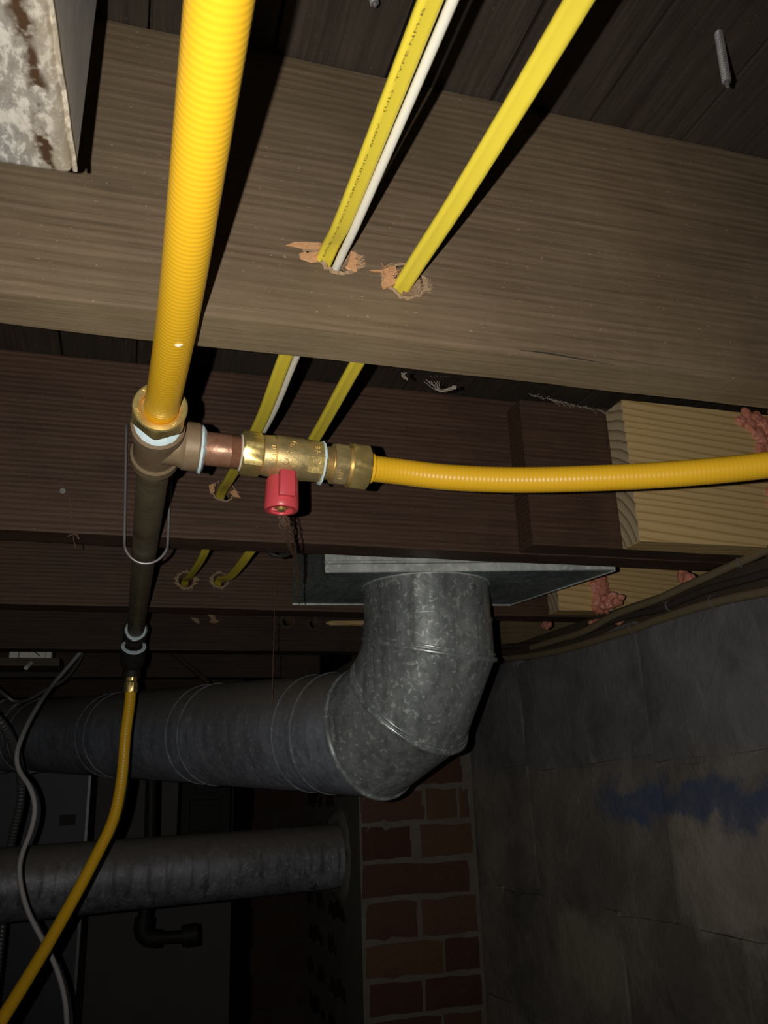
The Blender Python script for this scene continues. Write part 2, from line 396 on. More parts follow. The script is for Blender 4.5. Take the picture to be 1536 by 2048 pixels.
# right wall of concrete blocks, each block its own piece
wall = thing('wall_right', (wx(1.2),1.2,FL), kind='structure')
mb = MB()
mb.add([(wx(-1.5)+.006,-1.5,FL),(wx(4.2)+.006,4.2,FL),(1.15,4.2,FL),(1.15,-1.5,FL),
        (wx(-1.5)+.006,-1.5,.228),(wx(4.2)+.006,4.2,.228),(1.15,4.2,.228),(1.15,-1.5,.228)],
       [(0,3,2,1),(4,5,6,7),(0,1,5,4),(1,2,6,5),(2,3,7,6),(3,0,4,7)])
mesh('mortar_bed', mb, M['block'], wall)
random.seed(11)
bm_ = []
for v_ in range(3):
    m_ = MB(); n = 6
    for sgn in (0,):
        ring = []
        # front face grid 6 x 4 with slight unevenness, closed behind
        gx, gz = 8, 5; vs = []; fs = []
        for i in range(gx+1):
            for j in range(gz+1):
                u = -.5+i/gx; q = -.5+j/gz
                ed = 1 if (i in (0,gx) or j in (0,gz)) else 0
                eu = random.uniform(-.006,.006) if i in (0,gx) else 0
                eq = random.uniform(-.014,.014) if j in (0,gz) else 0
                vs.append((.06*ed*1.0 + random.uniform(-.02,.02), u+eu, q+eq))
        for i in range(gx):
            for j in range(gz):
                a = i*(gz+1)+j; fs.append((a, a+1, a+gz+2, a+gz+1))
        nf = len(vs); rim = [i*(gz+1) for i in range(gx+1)] + [gx*(gz+1)+j for j in range(1,gz+1)] + [i*(gz+1)+gz for i in range(gx-1,-1,-1)] + [j for j in range(gz-1,0,-1)]
        for r in rim: vs.append((1.0, vs[r][1], vs[r][2]))
        L = len(rim)
        for i in range(L): fs.append((rim[i], rim[(i+1)%L], nf+(i+1)%L, nf+i))
        fs.append(tuple(nf+i for i in range(L)))
        m_.add(vs, fs)
    me = bpy.data.meshes.new('block'); me.from_pydata([tuple(v) for v in m_.v], [], m_.f); me.materials.append(M['block'])
    b2 = bmesh.new(); b2.from_mesh(me); bmesh.ops.recalc_face_normals(b2, faces=b2.faces); b2.to_mesh(me); b2.free()
    me.shade_smooth(); me.set_sharp_from_angle(angle=R(40)); bm_.append(me)
courses = [(.233,.021,1.168-.0),(.021,-.205,1.162),(-.205,-.415,1.31),(-.415,-.62,1.16),(-.62,-.825,1.36),(-.825,-1.03,1.16),(-1.03,-1.235,1.36),(-1.235,-1.44,1.16)]
for ci, (zt, zb, j0) in enumerate(courses):
    js = [j0+.405*k for k in range(-4, 5)]
    if ci == 0: js = [-.46,-.05,.35,.50,.909,1.172,1.575,1.98,2.38]
    for a, b_ in zip(js, js[1:]):
        if b_ > 2.5: continue
        o = bpy.data.objects.new('block', random.choice(bm_)); COL.objects.link(o); o.parent = wall
        yc = (a+b_)/2; gap = .003
        o.location = V((wx(yc)-.003+random.uniform(-.0015,.0015), yc, (zt+zb)/2)) - V(wall.location)
        o.rotation_euler = (R(2.0 if ci in (1,0) else .8)*-1, 0, math.atan(.049))
        o.scale = (.06, b_-a-gap, zt-zb-gap*1.2)

# chimney of single bricks
ch = thing('chimney', (.6,2.0,FL), 'red brick chimney in the dark corner beside the grey block wall', 'chimney')
mb = MB(); mb.box((.484,1.8148,FL), (.712,2.45,.27)); mb.box((.712,1.8148,FL), (.7445,1.85,.27)); mesh('mortar_core', mb, M['mortar'], ch, smooth=None)
mb = MB(); mb.box((.352,2.412,FL), (.483,2.9,.27)); mesh('breast_core', mb, plain('dark_mortar', (.045,.038,.034), .95, 0, .1, .35, 22, .8), ch)  # rear breast gets a darker mortar than the front
random.seed(5)
bms = []
for v_ in range(4):
    m_ = MB(); n = 5; rings = []
    def pt(u, q, y): return (u, y, q)
    gx, gz = 6, 3; vs = []; fs = []
    for i in range(gx+1):
        for j in range(gz+1):
            u = -.5+i/gx; q = -.5+j/gz; ed = (i in (0,gx)) or (j in (0,gz))
            vs.append((u+(random.uniform(-.012,.012) if i in (0,gx) else 0), (.12 if ed else 0)+random.uniform(-.05,.05), q+(random.uniform(-.045,.045) if j in (0,gz) else 0)))
    for i in range(gx):
        for j in range(gz):
            a = i*(gz+1)+j; fs.append((a, a+gz+1, a+gz+2, a+1))
    rim = [i*(gz+1) for i in range(gx+1)] + [gx*(gz+1)+j for j in range(1,gz+1)] + [i*(gz+1)+gz for i in range(gx-1,-1,-1)] + [j for j in range(gz-1,0,-1)]
    nf = len(vs)
    for r in rim: vs.append((vs[r][0], 1., vs[r][2]))
    L = len(rim)
    for i in range(L): fs.append((rim[i], nf+i, nf+(i+1)%L, rim[(i+1)%L]))
    fs.append(tuple(nf+i for i in reversed(range(L)))); m_.add(vs, fs)
    me = bpy.data.meshes.new('brick'); me.from_pydata([tuple(v) for v in m_.v], [], m_.f)
    b2 = bmesh.new(); b2.from_mesh(me); bmesh.ops.recalc_face_normals(b2, faces=b2.faces); b2.to_mesh(me); b2.free()
    me.materials.append(M['brick']); me.shade_smooth(); me.set_sharp_from_angle(angle=R(40)); bms.append(me)
bmd = []
for me in bms[:2]:
    m2 = me.copy(); m2.materials.clear(); m2.materials.append(M['brickd']); bmd.append(m2)
def brick(x0, x1, z0, z1, y, meshes, rz=0.):
    o = bpy.data.objects.new('brick', random.choice(meshes)); COL.objects.link(o); o.parent = ch
    o.location = V(((x0+x1)/2, y+random.uniform(-.002,.002), (z0+z1)/2)) - V(ch.location) if not rz else V((y, (x0+x1)/2, (z0+z1)/2)) - V(ch.location)
    o.scale = (abs(x1-x0), .05, z1-z0); o.rotation_euler = (0, R(random.uniform(-.8,.8)), rz)
def zc(py): return PY(840, py, 1.8).z
def xc(cx): return PY(650+cx/1.7336, 1700, 1.8).x
joints = [1270, 1346, 1422, 1498, 1574, 1646, 1721, 1796, 1880, 1958, 2033, 2110]
lay = {3: [(132,330),(345,500)], 4: [(133,358),(368,472),(484,516)], 5: [(135,306),(342,520)], 6: [(133,500)], 7: [(142,316),(334,520)], 8: [(140,398),(406,520)], 9: [(148,322),(334,520)]}
for i in range(len(joints)-1):
    zt, zb = zc(joints[i]), zc(joints[i+1])
    for (a, b_) in lay.get(i, [(133,318),(334,520)] if i % 2 else [(133,380),(392,515)]):
        brick(xc(a), xc(b_), zb+.005, zt-.006, 1.807, bms)
z = zc(2110); k = 0
while z > FL+.08:
    for (a, b_) in ([(133,318),(334,520)] if k % 2 else [(133,380),(392,515)]): brick(xc(a), xc(b_), z-.072, z-.007, 1.807, bms)
    z -= .079; k += 1
z = .25; k = 0
while z > -1.0:      # left flank (mostly buried in mortar) and the breast behind, both in darker brick
    for (a, b_) in ([(2.03,2.13),(2.15,2.36)] if k % 2 else [(1.93,2.13),(2.15,2.25),(2.27,2.37)]):
        brick(a, b_, z-.070, z-.008, .482, bmd, rz=-math.pi/2)
    for (a, b_) in ([(.350,.455),(.466,.50)] if k % 2 else [(.345,.40),(.41,.50)]):
        brick(a, b_, z-.070, z-.007, 2.406, bmd)
    z -= .079; k += 1

# ------------------------------------------------------------------ joists with drilled holes
def joist(label, x0, x1, y0, y1, mat, seed, holes=(), zb=HB, zt=ZC, rough=.0012, group=None, name='floor_joist'):
    th = thing(name, ((x0+x1)/2,(y0+y1)/2,zb), label, 'joist', group)
    mb = subbox((x0,y0,zb), (x1,y1,zt-.0005), .02, rough, seed)
    o = mesh('beam', mb, mat, th)
    bmx = bmesh.new(); bmx.from_mesh(o.data)
    bmx.to_mesh(o.data); bmx.free()
    if holes:
        cut = MB()
        for (hx, hz, r, sk) in holes:
            n = 20; random.seed(int(hx*1e4))
            rr = [r*random.uniform(.93,1.10) for _ in range(n)]
            cut.rings([[V((hx+sk*(yy-y0)+rr[k]*math.cos(2*math.pi*k/n), yy, hz+rr[k]*math.sin(2*math.pi*k/n))) for k in range(n)] for yy in (y0-.02, (y0+y1)/2, y1+.02)])
        c = mesh('cutter', cut, mat, None)
        md = o.modifiers.new('b', 'BOOLEAN'); md.operation = 'DIFFERENCE'; md.object = c; md.solver = 'EXACT'
        bpy.context.view_layer.update(); dg = bpy.context.evaluated_depsgraph_get()
        me2 = bpy.data.meshes.new_from_object(o.evaluated_get(dg)); o.modifiers.clear(); o.data = me2
        bpy.data.objects.remove(c)
        me2.materials.clear(); me2.materials.append(mat)
        for (hx, hz, r, sk) in holes:            # bright raw lining of the bore
            m2 = MB(); n = 24; random.seed(int(hx*1e4)+1); rr = [r*random.uniform(.90,.98) for _ in range(n)]
            L_ = [(y0+.002, 1), (y0+.010, .97), ((y0+y1)/2, .96), (y1-.002, .98)]
            m2.rings([[V((hx+sk*(yy-y0)+rr[k]*s_*math.cos(2*math.pi*k/n), yy, hz+rr[k]*s_*math.sin(2*math.pi*k/n))) for k in range(n)] for yy, s_ in L_], cap=False)
            mesh('bore', m2, M['rawwood'], th, smooth=60)
    return th
XL, XR = -2.48, 1.06
H1, H2 = PY(680,516,.455), PY(812,562,.455)
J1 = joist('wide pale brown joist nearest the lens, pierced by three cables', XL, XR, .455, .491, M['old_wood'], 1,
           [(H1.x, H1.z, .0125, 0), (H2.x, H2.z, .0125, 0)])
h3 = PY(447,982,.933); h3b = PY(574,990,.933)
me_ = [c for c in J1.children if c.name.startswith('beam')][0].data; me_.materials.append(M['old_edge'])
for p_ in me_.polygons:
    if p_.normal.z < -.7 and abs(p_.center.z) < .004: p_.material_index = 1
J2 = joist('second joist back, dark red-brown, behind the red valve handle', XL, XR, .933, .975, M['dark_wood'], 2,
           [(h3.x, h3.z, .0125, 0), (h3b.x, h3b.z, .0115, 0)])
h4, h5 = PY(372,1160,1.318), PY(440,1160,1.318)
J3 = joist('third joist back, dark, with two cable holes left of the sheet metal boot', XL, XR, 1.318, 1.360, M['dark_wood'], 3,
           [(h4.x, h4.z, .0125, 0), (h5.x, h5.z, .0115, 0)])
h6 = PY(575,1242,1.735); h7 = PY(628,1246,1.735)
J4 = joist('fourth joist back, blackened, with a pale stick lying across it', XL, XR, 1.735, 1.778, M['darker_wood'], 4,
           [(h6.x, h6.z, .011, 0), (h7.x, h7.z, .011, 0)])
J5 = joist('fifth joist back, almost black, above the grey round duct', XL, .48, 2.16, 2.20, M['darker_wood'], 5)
J6 = joist('farthest joist, barely lit, above the dark rear of the basement', XL, .34, 2.60, 2.64, M['darker_wood'], 6)

def chip(parent, c, w, h, seed, mat='splinter', y=-.0006, th=.0012, n=26, elong=1.6, name='splinter'):
    """torn raw-wood patch around a drilled hole, lifted fibres along the grain"""
    random.seed(seed); mb = MB(); c = V(c)
    ring = []
    for k in range(n):
        a = 2*math.pi*k/n; rr = random.uniform(.62, 1.0)
        if abs(math.sin(a)) < .45: rr *= random.uniform(.8, elong)
        ring.append((math.cos(a)*w*rr, math.sin(a)*h*rr*random.uniform(.75,1.05)))
    mb.rings([[c+V((p[0], y, p[1])) for p in ring], [c+V((p[0]*.9, y-th, p[1]*.9)) for p in ring]])
    return mesh(name, mb, M[mat], parent)
def ringpatch(parent, c, r0, w, h, seed, mat, y=-.0004, th=.0008, name='torn_rim'):
    random.seed(seed); n = 40; c = V(c); A=[]; B=[]; C=[]
    for k in range(n):
        a = 2*math.pi*k/n; f_ = random.uniform(.84,1.05); lob = random.uniform(1.,1.35) if abs(math.sin(a)) < .35 else 1.
        A.append(c+V((math.cos(a)*r0, y, math.sin(a)*r0))); B.append(c+V((math.cos(a)*w*f_*lob*.8, y-th*random.uniform(.4,1.6), math.sin(a)*h*f_*.85)))
        C.append(c+V((math.cos(a)*w*f_*lob, y+.0006, math.sin(a)*h*f_)))
    mb = MB(); mb.rings([A, B, C], cap=False); return mesh(name, mb, M[mat], parent)
def fibres(parent, c, n, ln, seed, mat, spread=.008, name='fibre', r=.00022, kind='stuff'):
    random.seed(seed); mb = MB(); c = V(c)
    for _ in range(n):
        p = c+V((random.uniform(-spread,spread), -.001, random.uniform(-spread,spread)*.8)); d = V((random.uniform(-1,1), random.uniform(-.5,-.05), random.uniform(-.35,.35))).normalized()
        L_ = ln*random.uniform(.4,1.); mb.tube([p, p+d*L_*.5+V((0,-.0005,0)), p+d*L_], [r*1.4, r, r*.3], 4)
    o = mesh(name, mb, M[mat], parent); o['kind'] = kind; return o
# hole 1 of the near joist: long orange splinters to the left, dusty rim right
ringpatch(J1, (H1.x,.455,H1.z), .0120, .0150, .0142, 21, 'rawwood')
c = PY(612,492,.4548)
def shard(parent, pts, mat='splinter', th=.0012, name='splinter', y=.4548):
    q = [PY(px, py, y) for px, py in pts]; cx = sum(q, V())/len(q)
    mb = MB(); mb.rings([q, [cx+(p-cx)*.86+V((0,-th,0)) for p in q]]); return mesh(name, mb, M[mat], parent)
shard(J1, [(570,491),(584,485),(612,485),(645,487),(640,500),(610,499),(588,494)])
shard(J1, [(598,507),(612,503),(640,502),(636,524),(622,526),(600,518)])
shard(J1, [(700,500),(712,505),(716,514),(708,518),(718,524),(712,532),(714,544),(700,542),(690,536),(697,520)])
shard(J1, [(604,500),(630,500),(634,506),(612,508)], 'rawwood')
fibres(J1, (H1.x-.010,.4545,H1.z+.002), 26, .007, 31, 'splinter', .006)
fibres(J1, (H1.x+.012,.4545,H1.z-.002), 22, .004, 32, 'splinter', .004)
# hole 2
ringpatch(J1, (H2.x,.455,H2.z), .0118, .0165, .0155, 22, 'rawwood')
shard(J1, [(760,540),(776,533),(792,532),(796,545),(786,552),(790,560),(784,572),(764,576),(762,566),(768,556)])
shard(J1, [(764,570),(790,560),(808,556),(806,562),(784,574),(766,580)], 'splinter', .002)
shard(J1, [(738,541),(760,541),(764,545),(748,544)], 'splinter', .0008)
fibres(J1, (H2.x-.010,.4545,H2.z+.003), 34, .007, 33, 'splinter', .006)
fibres(J1, (H2.x+.010,.4545,H2.z-.003), 60, .0035, 34, 'rawwood', .007)
# packed dust filling the right half of both bores
for (hx, hz, s) in ((H1.x+.0055, H1.z+.0005, 1), (H2.x+.0045, H2.z+.0005, 2)):
    mb = MB(); random.seed(s); n = 14
    mb.rings([[V((hx+.0072*math.cos(2*math.pi*k/n)*random.uniform(.85,1.1), yy, hz+.0105*math.sin(2*math.pi*k/n)*random.uniform(.85,1.08))) for k in range(n)] for yy in (.4625, .4570, .4575)])
    mesh('dust_plug', mb, M['rawwood'], J1, smooth=60)
# far joists' holes
ringpatch(J2, (h3.x,.933,h3.z), .0118, .0150, .0145, 23, 'rawwood'); shard(J2, [(458,984),(470,978),(482,996),(468,994)], 'splinter', .001, y=.932)
shard(J2, [(417,970),(428,966),(430,984),(420,986)], 'splinter', .001, y=.932)
ringpatch(J2, (h3b.x,.933,h3b.z), .0110, .0140, .0135, 24, 'rawwood')
ringpatch(J3, (h4.x,1.318,h4.z), .0115, .0170, .0165, 25, 'rawwood'); ringpatch(J3, (h5.x,1.318,h5.z), .0105, .0150, .0150, 26, 'rawwood')
fibres(J3, (h4.x,1.317,h4.z-.010), 30, .007, 35, 'rawwood', .009); fibres(J3, (h5.x+.008,1.317,h5.z), 20, .007, 36, 'rawwood', .007)
shard(J4, [(379,1234),(396,1236),(400,1248),(392,1246)], 'rawwood', .002, y=1.734)
shard(J4, [(410,1225),(430,1230),(432,1240),(440,1243),(430,1247),(418,1245),(422,1238)], 'rawwood', .002, y=1.734)
ringpatch(J4, (h6.x,1.735,h6.z), .0105, .019, .017, 27, 'dust2' if 'dust2' in M else 'dusty_wood'); ringpatch(J4, (h7.x,1.735,h7.z), .0105, .017, .016, 28, 'dusty_wood')
mb = MB(); a, b_ = PY(652,1246,1.722), PY(735,1246,1.722)
mb.tube([a, a.lerp(b_,.12), b_, b_+(b_-a)*1.2], [.002,.0055,.006,.0055], 8)
tag(mesh('wooden_stick', mb, M['pine'], None, loc=a), 'thin pale wooden stick on the fourth joist, left of the galvanised collar', 'stick')
# saw-cut notch marks and a torn dark crack along the near joist's lower arris
mb = MB(); q = [PY(px,py,.4547) for px,py in ((1040,700),(1090,706),(1150,716),(1232,731))]
mb.tube(q, [.0002,.0006,.0005,.0001], 4); mesh('crack', mb, M['black'], J1)

# sistered boards
def board(name, x0, x1, y0, y1, zb, zt, mat, label, seed, endmat=None, rot=0.):
    th = thing(name, (x0,(y0+y1)/2,zb), label, 'board')
    mb = subbox((x0,y0,zb), (x1,y1,zt), .03, .0006, seed); o = mesh('plank', mb, mat, th)
    if endmat:
        m2 = MB(); m2.box((x0-.0012,y0+.001,zb+.001), (x0+.001,y1-.001,zt-.001)); mesh('end_grain', m2, endmat, th)
    return th
board('dark_board', .466, XR, .893, .931, .2735, .468, M['dark_wood'], 'dark board nailed to the front of the second joist, behind the yellow hose', 7)
board('pine_board', .591, XR, .852, .891, .2725, .462, M['pine'], 'wide new pale pine board with pink foam near the right edge', 8, M['endgrain'])
board('pine_board', .698, XR, 1.262, 1.300, .2727, .455, M['pine'], 'pale pine board with a thick pink foam drip, right of the sheet metal boot', 9, M['endgrain'])
board('board', .700, XR, 1.680, 1.718, .2730, .455, M['dull_pine'], 'small dim strip of board just right of the galvanised elbow', 10)

# sill on top of the block wall
th = thing('sill_plate', (wx(1),1,.233), 'dusty wooden sill plate lying on top of the grey block wall', 'sill')
mb = MB()
A = lambda y, dx, z: V((wx(y)+dx, y, z))
mb.add([A(-1.4,.012,.2335),A(4.1,.012,.2335),A(4.1,.37,.2335),A(-1.4,.32,.2335),A(-1.4,.012,.2718),A(4.1,.012,.2718),A(4.1,.37,.2718),A(-1.4,.32,.2718)],
       [(0,3,2,1),(4,5,6,7),(0,1,5,4),(1,2,6,5),(2,3,7,6),(3,0,4,7)])
mesh('plank', mb, M['dusty_wood'], th, bevel=.002)
mb = MB(); mb.box((1.065,-1.4,.272), (1.10,4.1,ZC)); 
tag(mesh('rim_joist', mb, M['dark_wood'], None, loc=(1.065,1,.272)), 'dark rim board standing on the sill behind the pale boards', 'joist')

# ------------------------------------------------------------------ cables
def cable_profile(w_, h_, n=20, groove=.0):
    out = []
    for k in range(n):
        a = 2*math.pi*k/n; x_, y_ = math.cos(a), math.sin(a)
        e = .62
        X = math.copysign(abs(x_)**e, x_)*w_/2; Y = math.copysign(abs(y_)**.8, y_)*h_/2
        Y *= 1-groove*math.exp(-(X/(w_*.13))**2)
        out.append((X, Y))
    return out
def flat_cable(path, w_, h_, groove, twist=lambda s: 0., up=(1,0,0), step=.006):
    P = resample(catmull(path, 16), step); fr = frames(P, up); prof = cable_profile(w_, h_, 24, groove); mb = MB()
    rings = []
    for i, (p, a, b) in enumerate(fr):
        t = twist(i*step); c_, s_ = math.cos(t), math.sin(t); u = a*c_+b*s_; v_ = b*c_-a*s_
        rings.append([p+u*x_+v_*y_ for x_, y_ in prof])
    mb.rings(rings); return mb, fr
def textmesh(body, size, ext=.0002, align='LEFT'):
    cu = bpy.data.curves.new('t', 'FONT'); cu.body = body; cu.size = size; cu.extrude = ext; cu.align_x = align; cu.resolution_u = 3
    o = bpy.data.objects.new('t', cu); COL.objects.link(o); bpy.context.view_layer.update()
    me = bpy.data.meshes.new_from_object(o.evaluated_get(bpy.context.evaluated_depsgraph_get()))
    vs = [v.co.copy() for v in me.vertices]; fs = [tuple(p.vertices) for p in me.polygons]
    bpy.data.objects.remove(o); bpy.data.meshes.remove(me); return vs, fs

# yellow cable 1 with white companion
c1 = [(.1075,.06,.3185), (.1080,.255,.3190), (.1078,.40,.3198), (PY(650,517,.455).x,.455,PY(650,517,.455).z), (.1035,.58,.3185), (.1025,.70,.3165), (.0955,.86,.323), (h3.x-.001,.933,h3.z+.001),
      (h3.x-.002,.98,h3.z-.002), (.090,1.10,.304), (.082,1.24,.306), (h4.x,1.318,h4.z+.001), (h4.x,1.36,h4.z), (.085,1.50,.33), (.10,1.60,.35)]
th = thing('yellow_cable', c1[0], 'flat yellow cable with black print, running beside the white wire', 'cable')
tw1 = lambda s: R(-7)-R(6)*math.sin(s*7)
mb, fr = flat_cable(c1, .0116, .0056, .32, tw1)
mesh('jacket', mb, M['cable_y'], th, smooth=60)
vs, fs = textmesh('(UL)  TYPE NM-B  12-2 WITH GROUND  600V   (UL)  TYPE NM-B  12-2 WITH GROUND  600V', .0019, .00003)
# lettering laid along the jacket, on its left shoulder
m2 = MB(); out = []
Lt = max(v.x for v in vs)
def on_cable(fr, step, s, off, lift, tw):
    i = min(int(s/step), len(fr)-2); f_ = s/step-i; p = fr[i][0].lerp(fr[i+1][0], f_); a, b = fr[i][1], fr[i][2]
    t = tw(s); c_, s_ = math.cos(t), math.sin(t); u = a*c_+b*s_; v_ = b*c_-a*s_
    return p+u*off+v_*lift
sgn = -1 if on_cable(fr, .006, .3, 0, .003, tw1).z > on_cable(fr, .006, .3, 0, -.003, tw1).z else 1
for v in vs:
    s = .43-(v.x*(.34/Lt))
    out.append(on_cable(fr, .006, s, -.0032-(v.y-.0007)*1.0, sgn*(.00285+v.z+.00002), tw1))
m2.add(out, fs); mesh('printed_lettering', m2, M['print'], th)

c2 = [(.1165,.06,.3190), (.1172,.235,.3192), (.1158,.40,.3192), (PY(673,536,.455).x,.455,PY(673,536,.455).z+.0015), (.1125,.58,.3205), (.1105,.70,.3185), (.101,.86,.3265), (h3.x+.002,.933,h3.z+.006), (h3.x+.002,.985,h3.z+.003),(.0995,1.05,.315)]
c2 = [V(p)+V((.0005,0,.0005)) for p in c2]
P = resample(catmull(c2[:8], 14), .006); mb = MB(); mb.tube(P, .0026, 14)
o = mesh('white_wire', mb, M['cable_w'], None, loc=P[0], smooth=60); tag(o, 'round white wire lying against the right edge of the printed yellow cable', 'cable')
# yellow cable 2
q = PY(806,574,.455)
c3 = [(.1690,.05,.3150), (.1680,.235,.3150), (.1650,.36,.3148), (q.x,.455,q.z+.0015), (.1585,.58,.3150), (.1580,.70,.3150), (.1555,.85,.317), (h3b.x,.933,h3b.z), (h3b.x-.001,.98,h3b.z-.002),
      (.149,1.10,.305), (.141,1.24,.307), (h5.x,1.318,h5.z+.001), (h5.x,1.36,h5.z), (.14,1.5,.33), (.15,1.6,.35)]
th = thing('yellow_cable', c3[0], 'flat grooved yellow cable by itself, farther right than the white wire', 'cable')
tw2 = lambda s: R(8)+R(14)*math.sin(s*6+1.0)
mb, fr = flat_cable(c3, .0122, .0062, .42, tw2)
mesh('jacket', mb, M['cable_y'], th, smooth=60)

# old cables tacked along the sill
def wall_pts(lst, d): return [V((wx(PW(px,py).y)-d, PW(px,py).y, PW(px,py).z)) for px, py in lst]
def PW(px, py):
    r = ray(px, py); return r*((.75+.049*1.8)/(r.x+.049*r.y))
def sill_cable(pts, r, mat, label, d=.004, clips=()):
    P0 = wall_pts(pts, d); P0 = [P0[0]+(P0[0]-P0[1])*.8] + P0 + [P0[-1]+(P0[-1]-P0[-2])*2.5]
    th = thing('old_cable', P0[1], label, 'cable'); mb = MB(); mb.tube(resample(catmull(P0, 12), .008), r, 10)
    mesh('jacket', mb, M[mat], th, smooth=60)
    for (px, py) in clips:
        c_ = wall_pts([(px,py)], d)[0]; m2 = MB()
        a_ = V((0,1,.04)).normalized()
        m2.tube([c_+V((-r*1.15*math.sin(t)+.0, 0, r*1.25*math.cos(t))) for t in [math.pi*k/8 for k in range(9)]], .0013, 6)
        mesh('staple', m2, M['screw'], th)
    return th
sill_cable([(1000,1318),(1060,1312),(1130,1299),(1250,1264),(1330,1236),(1400,1214),(1470,1196),(1536,1183)], .0068, 'cable_t', 'thick tan old cable along the very top of the block wall, lowest of the three', .003, [(1430,1203),(1268,1256)])
sill_cable([(1120,1282),(1180,1264),(1250,1228),(1330,1199),(1400,1168),(1470,1137),(1536,1108)], .0062, 'cable_t', 'tan old cable climbing away from the wall to the right edge, highest of the three', .014, [(1500,1124)])
sill_cable([(1010,1294),(1100,1287),(1180,1262),(1260,1234),(1330,1218),(1420,1182),(1536,1150)], .0058, 'cable_k', 'dark old cable between the two tan cables on the sill', .010, [(1350,1212)])

# ------------------------------------------------------------------ yellow gas hoses and iron pipe
def corrugated(pts, r, pitch=.0036, amp=.00005, n=28, per=7):
    P = resample(catmull(pts, 20), pitch/per); fr = frames(P); mb = MB()
    mb.rings([[p+(math.cos(2*math.pi*k/n)*a+math.sin(2*math.pi*k/n)*b)*(r+amp*math.sin(2*math.pi*i/per)) for k in range(n)] for i, (p, a, b) in enumerate(fr)])
    return mb
TC = V((.0115,.621,.257))            # centre of the tee
th = thing('gas_hose', (.017,.05,.258), 'thick yellow gas hose running overhead into the top of the iron tee', 'hose')
mesh('jacket', corrugated([(.0175,.02,.2590),(.0172,.22,.2580),(.0165,.40,.2572),(.0145,.50,.257),(.0120,.565,.257)], .0119), M['hose'], th, smooth=60)
mb = MB(); mb.tube([(.0155,.4440,.2449),(.0175,.4436,.2446),(.0200,.4437,.2456)], [.0004,.0011,.0003], 6); mesh('scuff', mb, M['cable_w'], th)
mb = MB()
AX = V((0,1,0))
# nut: open ring face towards the camera, hexagonal body, threaded neck into the tee
n_ = 48; org = V((.0115,.5545,.257)); rings = []
ax, a, b = axis_frame(AX)
def circ(t, r): return [org+ax*t+(math.cos(2*math.pi*k/n_)*a+math.sin(2*math.pi*k/n_)*b)*r for k in range(n_)]
def hexr(t, ap, mx, rot=R(22)):
    o_ = []
    for k in range(n_):
        th_ = 2*math.pi*k/n_; m_ = (th_+rot+math.pi/6) % (math.pi/3)-math.pi/6
        o_.append(org+ax*t+(math.cos(th_)*a+math.sin(th_)*b)*min(ap/math.cos(m_), mx))
    return o_
mb.rings([circ(.006,.0128), circ(.0015,.0132), circ(.0003,.0142), circ(0,.0150), circ(.0000,.0182), circ(.0012,.0190), hexr(.003,.0180,.0198), hexr(.014,.0180,.0202), circ(.0155,.0172), circ(.0155,.0150)])
nut = mesh('brass_nut', mb, M['brass'], th, smooth=30)
def ring_text(body, r, a0, size, parent, flip=1):
    vs, fs = textmesh(body, size, .0003); m2 = MB(); out = []
    for v in vs:
        th_ = a0+flip*v.x/r; rr = r+.0012-v.y
        out.append(org+ax*(-.0002-v.z*.6)+(math.cos(th_)*V((1,0,0))+math.sin(th_)*V((0,0,1)))*rr)
    m2.add(out, fs); mesh('stamped_letters', m2, M['brass'], parent)
ring_text('ITC3IIT', .0158, R(190), .0030, nut, 1); ring_text('XM', .0158, R(300), .0032, nut, 1); ring_text('ES', .0158, R(128), .0030, nut, 1)
mb = MB(); lathe(mb, (.0115,.5695,.257), AX, [(0,.0145),(.004,.0145),(.0045,.0130),(.022,.0130)], 32)
mesh('threaded_adapter', mb, M['brass2'], th, smooth=40)
th['label'] = 'thick yellow gas hose running overhead into the brass nut on the iron tee'

# iron pipe with tee, nipple and reducing elbow
pipe = thing('gas_pipe', TC, 'brown iron gas pipe running back from the tee under the dark joists', 'pipe')
BD = (V((.186,.628,.2515))-TC).normalized()               # branch direction
PEND = V((.0095,1.44,.257))
mb = MB(); P = [TC+V((0,.028,0)), V((.0105,.9,.257)), V((.0098,1.2,.257)), PEND]
mb.tube(resample(P, .03), .0134, 28); mesh('pipe', mb, M['iron'], pipe, smooth=60)
mb = MB()
lathe(mb, TC, (0,1,0), [(-.0345,.0150),(-.0350,.0180),(-.0335,.0196),(-.0240,.0196),(-.0215,.0172),(0,.0170),(.0205,.0172),(.023,.0192),(.034,.0192),(.0352,.0178),(.0352,.0140)], 40)
mesh('tee', mb, M['iron_tee'], pipe, smooth=35)
mb = MB(); lathe(mb, TC, BD, [(0,.0165),(.0170,.0165),(.0205,.0178),(.0225,.0193),(.0335,.0193),(.0350,.0180),(.0350,.014)], 40)
mesh('tee_branch', mb, M['iron_tee'], pipe, smooth=35)
KX_ = .925
def squash(o):
    org_ = parent_world(o) if o.parent is None else parent_world(o.parent)+V(o.location)
    for v in o.data.vertices:
        w_ = v.co+org_; w_ = w_-BD*((w_-TC).dot(BD)*(1-KX_)); v.co = w_-org_
def dope(mb, org, ax_, t, r0, r1, seed, w0=.004, drip=0.):
    random.seed(seed); n = 40; ax2, a, b = axis_frame(ax_); rings = [[] for _ in range(5)]
    for k in range(n):
        an = 2*math.pi*k/n; q_ = w0*random.uniform(.75,1.1); dn = max(0, -(math.cos(an)*a+math.sin(an)*b).z)**4*drip
        d = math.cos(an)*a+math.sin(an)*b
        R1 = r1*random.uniform(.985,1.02)+dn
        for i, (tt, rr) in enumerate([(0,r0), (.15,R1-.0006), (.5,R1), (.85,r0+(R1-r0)*.5), (1,r0)]): rings[i].append(V(org)+ax2*(t+q_*tt)+d*rr)
    mb.rings(rings, cap=False)
